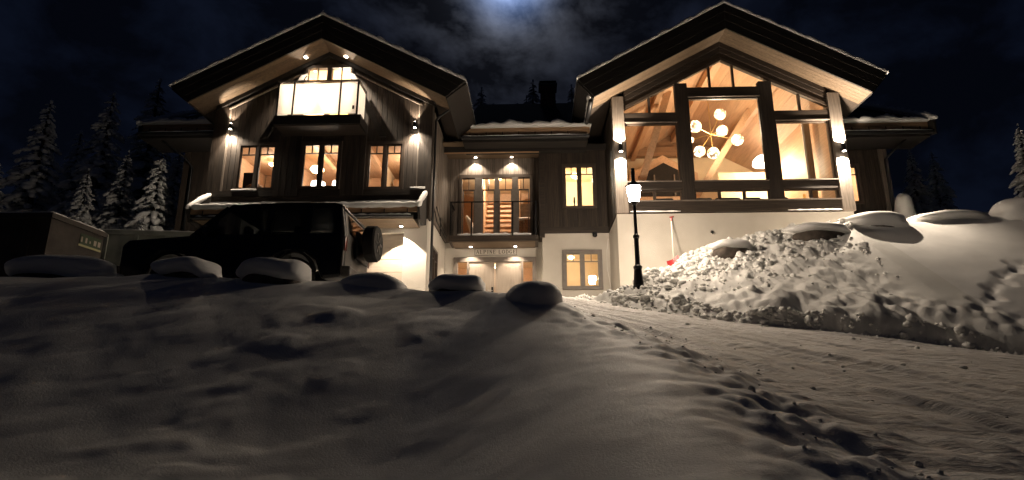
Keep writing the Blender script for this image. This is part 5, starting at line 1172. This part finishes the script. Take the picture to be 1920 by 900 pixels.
# ------------------------------------------------------------------ containers
z0 = 3.55
K = thing('steel_container', (-11.1, 13.0, z0), 'rusty brown open steel container with a green and yellow label', 'container')
def skip(t, x0, x1, y0, y1, zt, m, ribs, rib_side):
    th = 0.06
    build('shell', MB().box(x0, x1, y0, y0 + th, z0, zt).box(x0, x1, y1 - th, y1, z0, zt).box(x0, x0 + th, y0 + th, y1 - th, z0, zt).box(x1 - th, x1, y0 + th, y1 - th, z0, zt).box(x0 + th, x1 - th, y0 + th, y1 - th, z0, z0 + 0.08), m, t)
    build('rim', MB().box(x0 - 0.05, x1 + 0.05, y0 - 0.05, y0 + 0.04, zt, zt + 0.12).box(x0 - 0.05, x1 + 0.05, y1 - 0.04, y1 + 0.05, zt, zt + 0.12).box(x0 - 0.05, x0 + 0.04, y0 + 0.04, y1 - 0.04, zt, zt + 0.12).box(x1 - 0.04, x1 + 0.05, y0 + 0.04, y1 - 0.04, zt, zt + 0.12), m, t)
    for k in range(ribs):
        x = x0 + (x1 - x0) * (k + 0.5) / ribs; build('rib', MB().box(x - 0.04, x + 0.04, y0 - 0.05, y0 - 0.002, z0, zt - 0.002), m, t)
    for k in range(rib_side):
        y = y0 + (y1 - y0) * (k + 1) / (rib_side + 1); build('rib', MB().box(x1 + 0.002, x1 + 0.04, y - 0.03, y + 0.03, z0, zt - 0.002), m, t)
    snow_roll('rim_snow', [(x0 - 0.03, y0, zt + 0.13), (x1, y0, zt + 0.13), (x1, y1, zt + 0.13)], 0.028, t, 7, 0.35)
skip(K, -14.6, -11.15, 13.0, 14.75, 5.62, 'skip', 4, 0)
lb = build('label_panel', MB().box(-11.148, -11.14, 13.95, 14.68, 5.22, 5.52), 'green', K); build('stripe', MB().box(-11.139, -11.134, 13.92, 14.70, 5.20, 5.25), 'yellow', lb)
for k, w in enumerate((0.05, 0.06, 0.04, 0.09, 0.09)):
    y = 13.98 + k * 0.145; build('mark', MB().box(-11.139, -11.134, y, y + w, 5.31 + 0.02 * (k == 2), 5.44 - 0.05 * (k == 2)), 'door', lb)
K2 = thing('steel_container', (-10.5, 15.5, z0), 'grey green steel container behind the bonnet of the vehicle, thin snow on its rim', 'container'); skip(K2, -11.9, -8.1, 15.5, 17.0, 5.86, 'skipg', 5, 2); K2.rotation_euler = (0, 0, rad(9))

# ------------------------------------------------------------------ spruces
def spruce_meshes(seed, h, snowy):
    r = random.Random(seed); fo = MB(); sn = MB(); tr = MB()
    tr.tube([(0, 0, 0), (0.02, 0, h * 0.5), (0, 0, h * 0.99)], [0.022 * h, 0.012 * h, 0.003 * h], 8)
    z = 0.06 * h; step = 0.045 * h
    while z < h * 0.975:
        f = (h - z) / h; R = h * (0.205 * f ** 0.85 + 0.012); n = max(5, int(7 + 7 * f))
        for k in range(n):
            a = 2 * math.pi * (k + r.uniform(-0.35, 0.35)) / n; L_ = R * r.uniform(0.65, 1.12); zz = z + r.uniform(-0.4, 0.4) * step
            ca, sa = math.cos(a), math.sin(a); droop = r.uniform(0.35, 0.75); nseg = 5
            wdt = L_ * r.uniform(0.20, 0.30) + 0.02
            rows = []
            for i in range(nseg + 1):
                t = i / nseg; rr = L_ * t; zc = zz + L_ * (0.18 * t - droop * t * t) ; w = wdt * (0.25 + 1.2 * math.sin(math.pi * min(1, t * 0.85 + 0.1)) * 0.8) * (1 - 0.35 * t)
                rows.append((rr, zc, w))
            # needles: ragged drooping fringe made of many thin blades
            for i in range(nseg):
                for q in range(7):
                    t = (i + r.random()) / nseg; rr = L_ * t; zc = zz + L_ * (0.18 * t - droop * t * t); w = rows[i][2]
                    side = r.choice((-1, 1)); d = Vector((ca * 0.75 - sa * side, sa * 0.75 + ca * side, r.uniform(-0.9, -0.15))).normalized() * (w * r.uniform(0.7, 1.35))
                    p = Vector((ca * rr, sa * rr, zc)); sd = Vector((-d.y, d.x, 0)).normalized() * w * 0.16
                    fo.add([p - sd, p + sd, p + d + sd * 0.4, p + d - sd * 0.4], [(0, 1, 2, 3)])
            # snow pads lying on the bough
            if r.random() < snowy:
                for q in range(3):
                    t = (0.35, 0.66, 0.93)[q] + r.uniform(-0.08, 0.08); rr = L_ * t; zc = zz + L_ * (0.18 * t - droop * t * t); w = wdt * r.uniform(0.7, 1.15) * (0.85 if q != 1 else 1.0)
                    vs, fs = PROTO2[r.randrange(3)]
                    dz = 0.18 - 2 * droop * t; tl = math.atan(dz)
                    px = vs[:, 0] * w * 1.15; pz = vs[:, 2] * w * 0.48; py = vs[:, 1] * w * 0.85
                    qx = px * math.cos(tl) - pz * math.sin(tl); qz = px * math.sin(tl) + pz * math.cos(tl)
                    X_ = rr + qx; sn.add(np.stack([X_ * ca - py * sa, X_ * sa + py * ca, zc + qz + w * 0.12], -1), fs)
        z += step * r.uniform(0.8, 1.2) * (0.55 + 0.6 * f)
    vs, fs = PROTO2[0]; sn.add(vs * 0.008 * h * np.array([1, 1, 1.6]) + np.array([0, 0, h]), fs)
    return tr, fo, sn
def lump1(seed):
    bm = bmesh.new(); bmesh.ops.create_icosphere(bm, subdivisions=1, radius=1.0); r = random.Random(seed)
    for v in bm.verts: v.co *= 1 + r.uniform(-0.22, 0.22)
    vs = np.array([v.co[:] for v in bm.verts]); fs = [tuple(v.index for v in f.verts) for f in bm.faces]; bm.free(); return vs, fs
PROTO2 = [lump1(i) for i in range(3)]
def make_spruce(seed, h, snowy):
    t = empty('spruce_tree', (0, 0, 0)); tr, fo, sn = spruce_meshes(seed, h, snowy)
    build('trunk', tr, 'bark', t, smooth=True); build('crown', fo, 'needle', t); tag(build('branch_snow', sn, 'snow', t, smooth=True), kind='stuff'); return t
PT = [make_spruce(1, 6.0, 1.0), make_spruce(2, 6.0, 0.95), make_spruce(3, 10.0, 0.97), make_spruce(4, 10.0, 0.55)]
used = set()
def plant(k, x, y, ztop, h, label, group=None, rz=0.0):
    o = PT[k] if k not in used else copy_tree(PT[k]); used.add(k)
    base = (6.0, 6.0, 10.0, 10.0)[k]; s = h / base
    o.location = (x, y, ztop - h); o.scale = (s, s, s) if not group else (s * 1.0, s * 1.0, s); o.rotation_euler = (0, 0, rz)
    tag(o, label, 'tree', group)
plant(0, -18.15, 22.5, 10.6, 4.4, 'slim snow laden spruce rising above the rusty container', rz=0.4)
plant(1, -17.7, 24.0, 12.05, 6.2, 'full snow laden spruce between the two containers and the lodge', rz=1.2)
plant(0, -15.5, 23.0, 11.55, 6.4, 'snow laden spruce beside the annex wall of the balcony wing', rz=2.5)
plant(1, -14.9, 21.6, 8.35, 3.6, 'small young spruce tip at the foot of the annex wall', rz=0.8)
plant(2, -24.4, 27.0, 16.1, 11.0, 'tall dark spruce with thin snow far behind the rusty container', rz=0.3)
plant(2, -21.2, 27.0, 16.5, 11.5, 'tallest dark spruce behind the slim snow laden one', rz=1.9)
plant(2, -24.6, 29.5, 15.6, 10.0, 'dim spruce between the two tall dark ones', rz=4.0)
plant(2, -24.4, 25.0, 11.9, 6.8, 'dim spruce behind the far end of the rusty container', rz=3.0)
plant(3, -22.4, 32.0, 20.1, 13.0, 'very dim tall spruce above the annex roof of the balcony wing', rz=5.0)
plant(2, -18.6, 29.0, 14.4, 8.6, 'dim spruce standing back between the tallest one and the annex', rz=2.2)
plant(2, 17.6, 27.0, 12.75, 5.0, 'dim snow dusted spruce beside the annex of the glazed wing', rz=0.9)
plant(2, 19.0, 27.6, 12.9, 5.2, 'dim spruce standing apart on the hillside beyond the annex', rz=2.9)
plant(1, 18.9, 22.4, 11.9, 4.6, 'snow laden spruce at the end of the slope beyond the rock row', rz=3.3)
plant(3, 16.6, 28.0, 12.4, 5.0, 'very dim spruce close behind the annex of the glazed wing', rz=1.1)
for i, (x, ztop, k) in enumerate([(-4.2, 26.3, 3), (-3.3, 25.3, 3), (-1.3, 25.8, 3), (0.05, 26.9, 3), (-0.5, 26.0, 3), (1.9, 26.0, 3), (3.2, 26.4, 3), (4.25, 26.7, 3), (5.6, 26.2, 3)]):
    plant(k, x, 45.0 + (i % 3), ztop, 11 + (i % 3), 'black spruce top showing above the entrance roof ridge', 'spruce tops above the entrance roof', rz=i * 1.3)
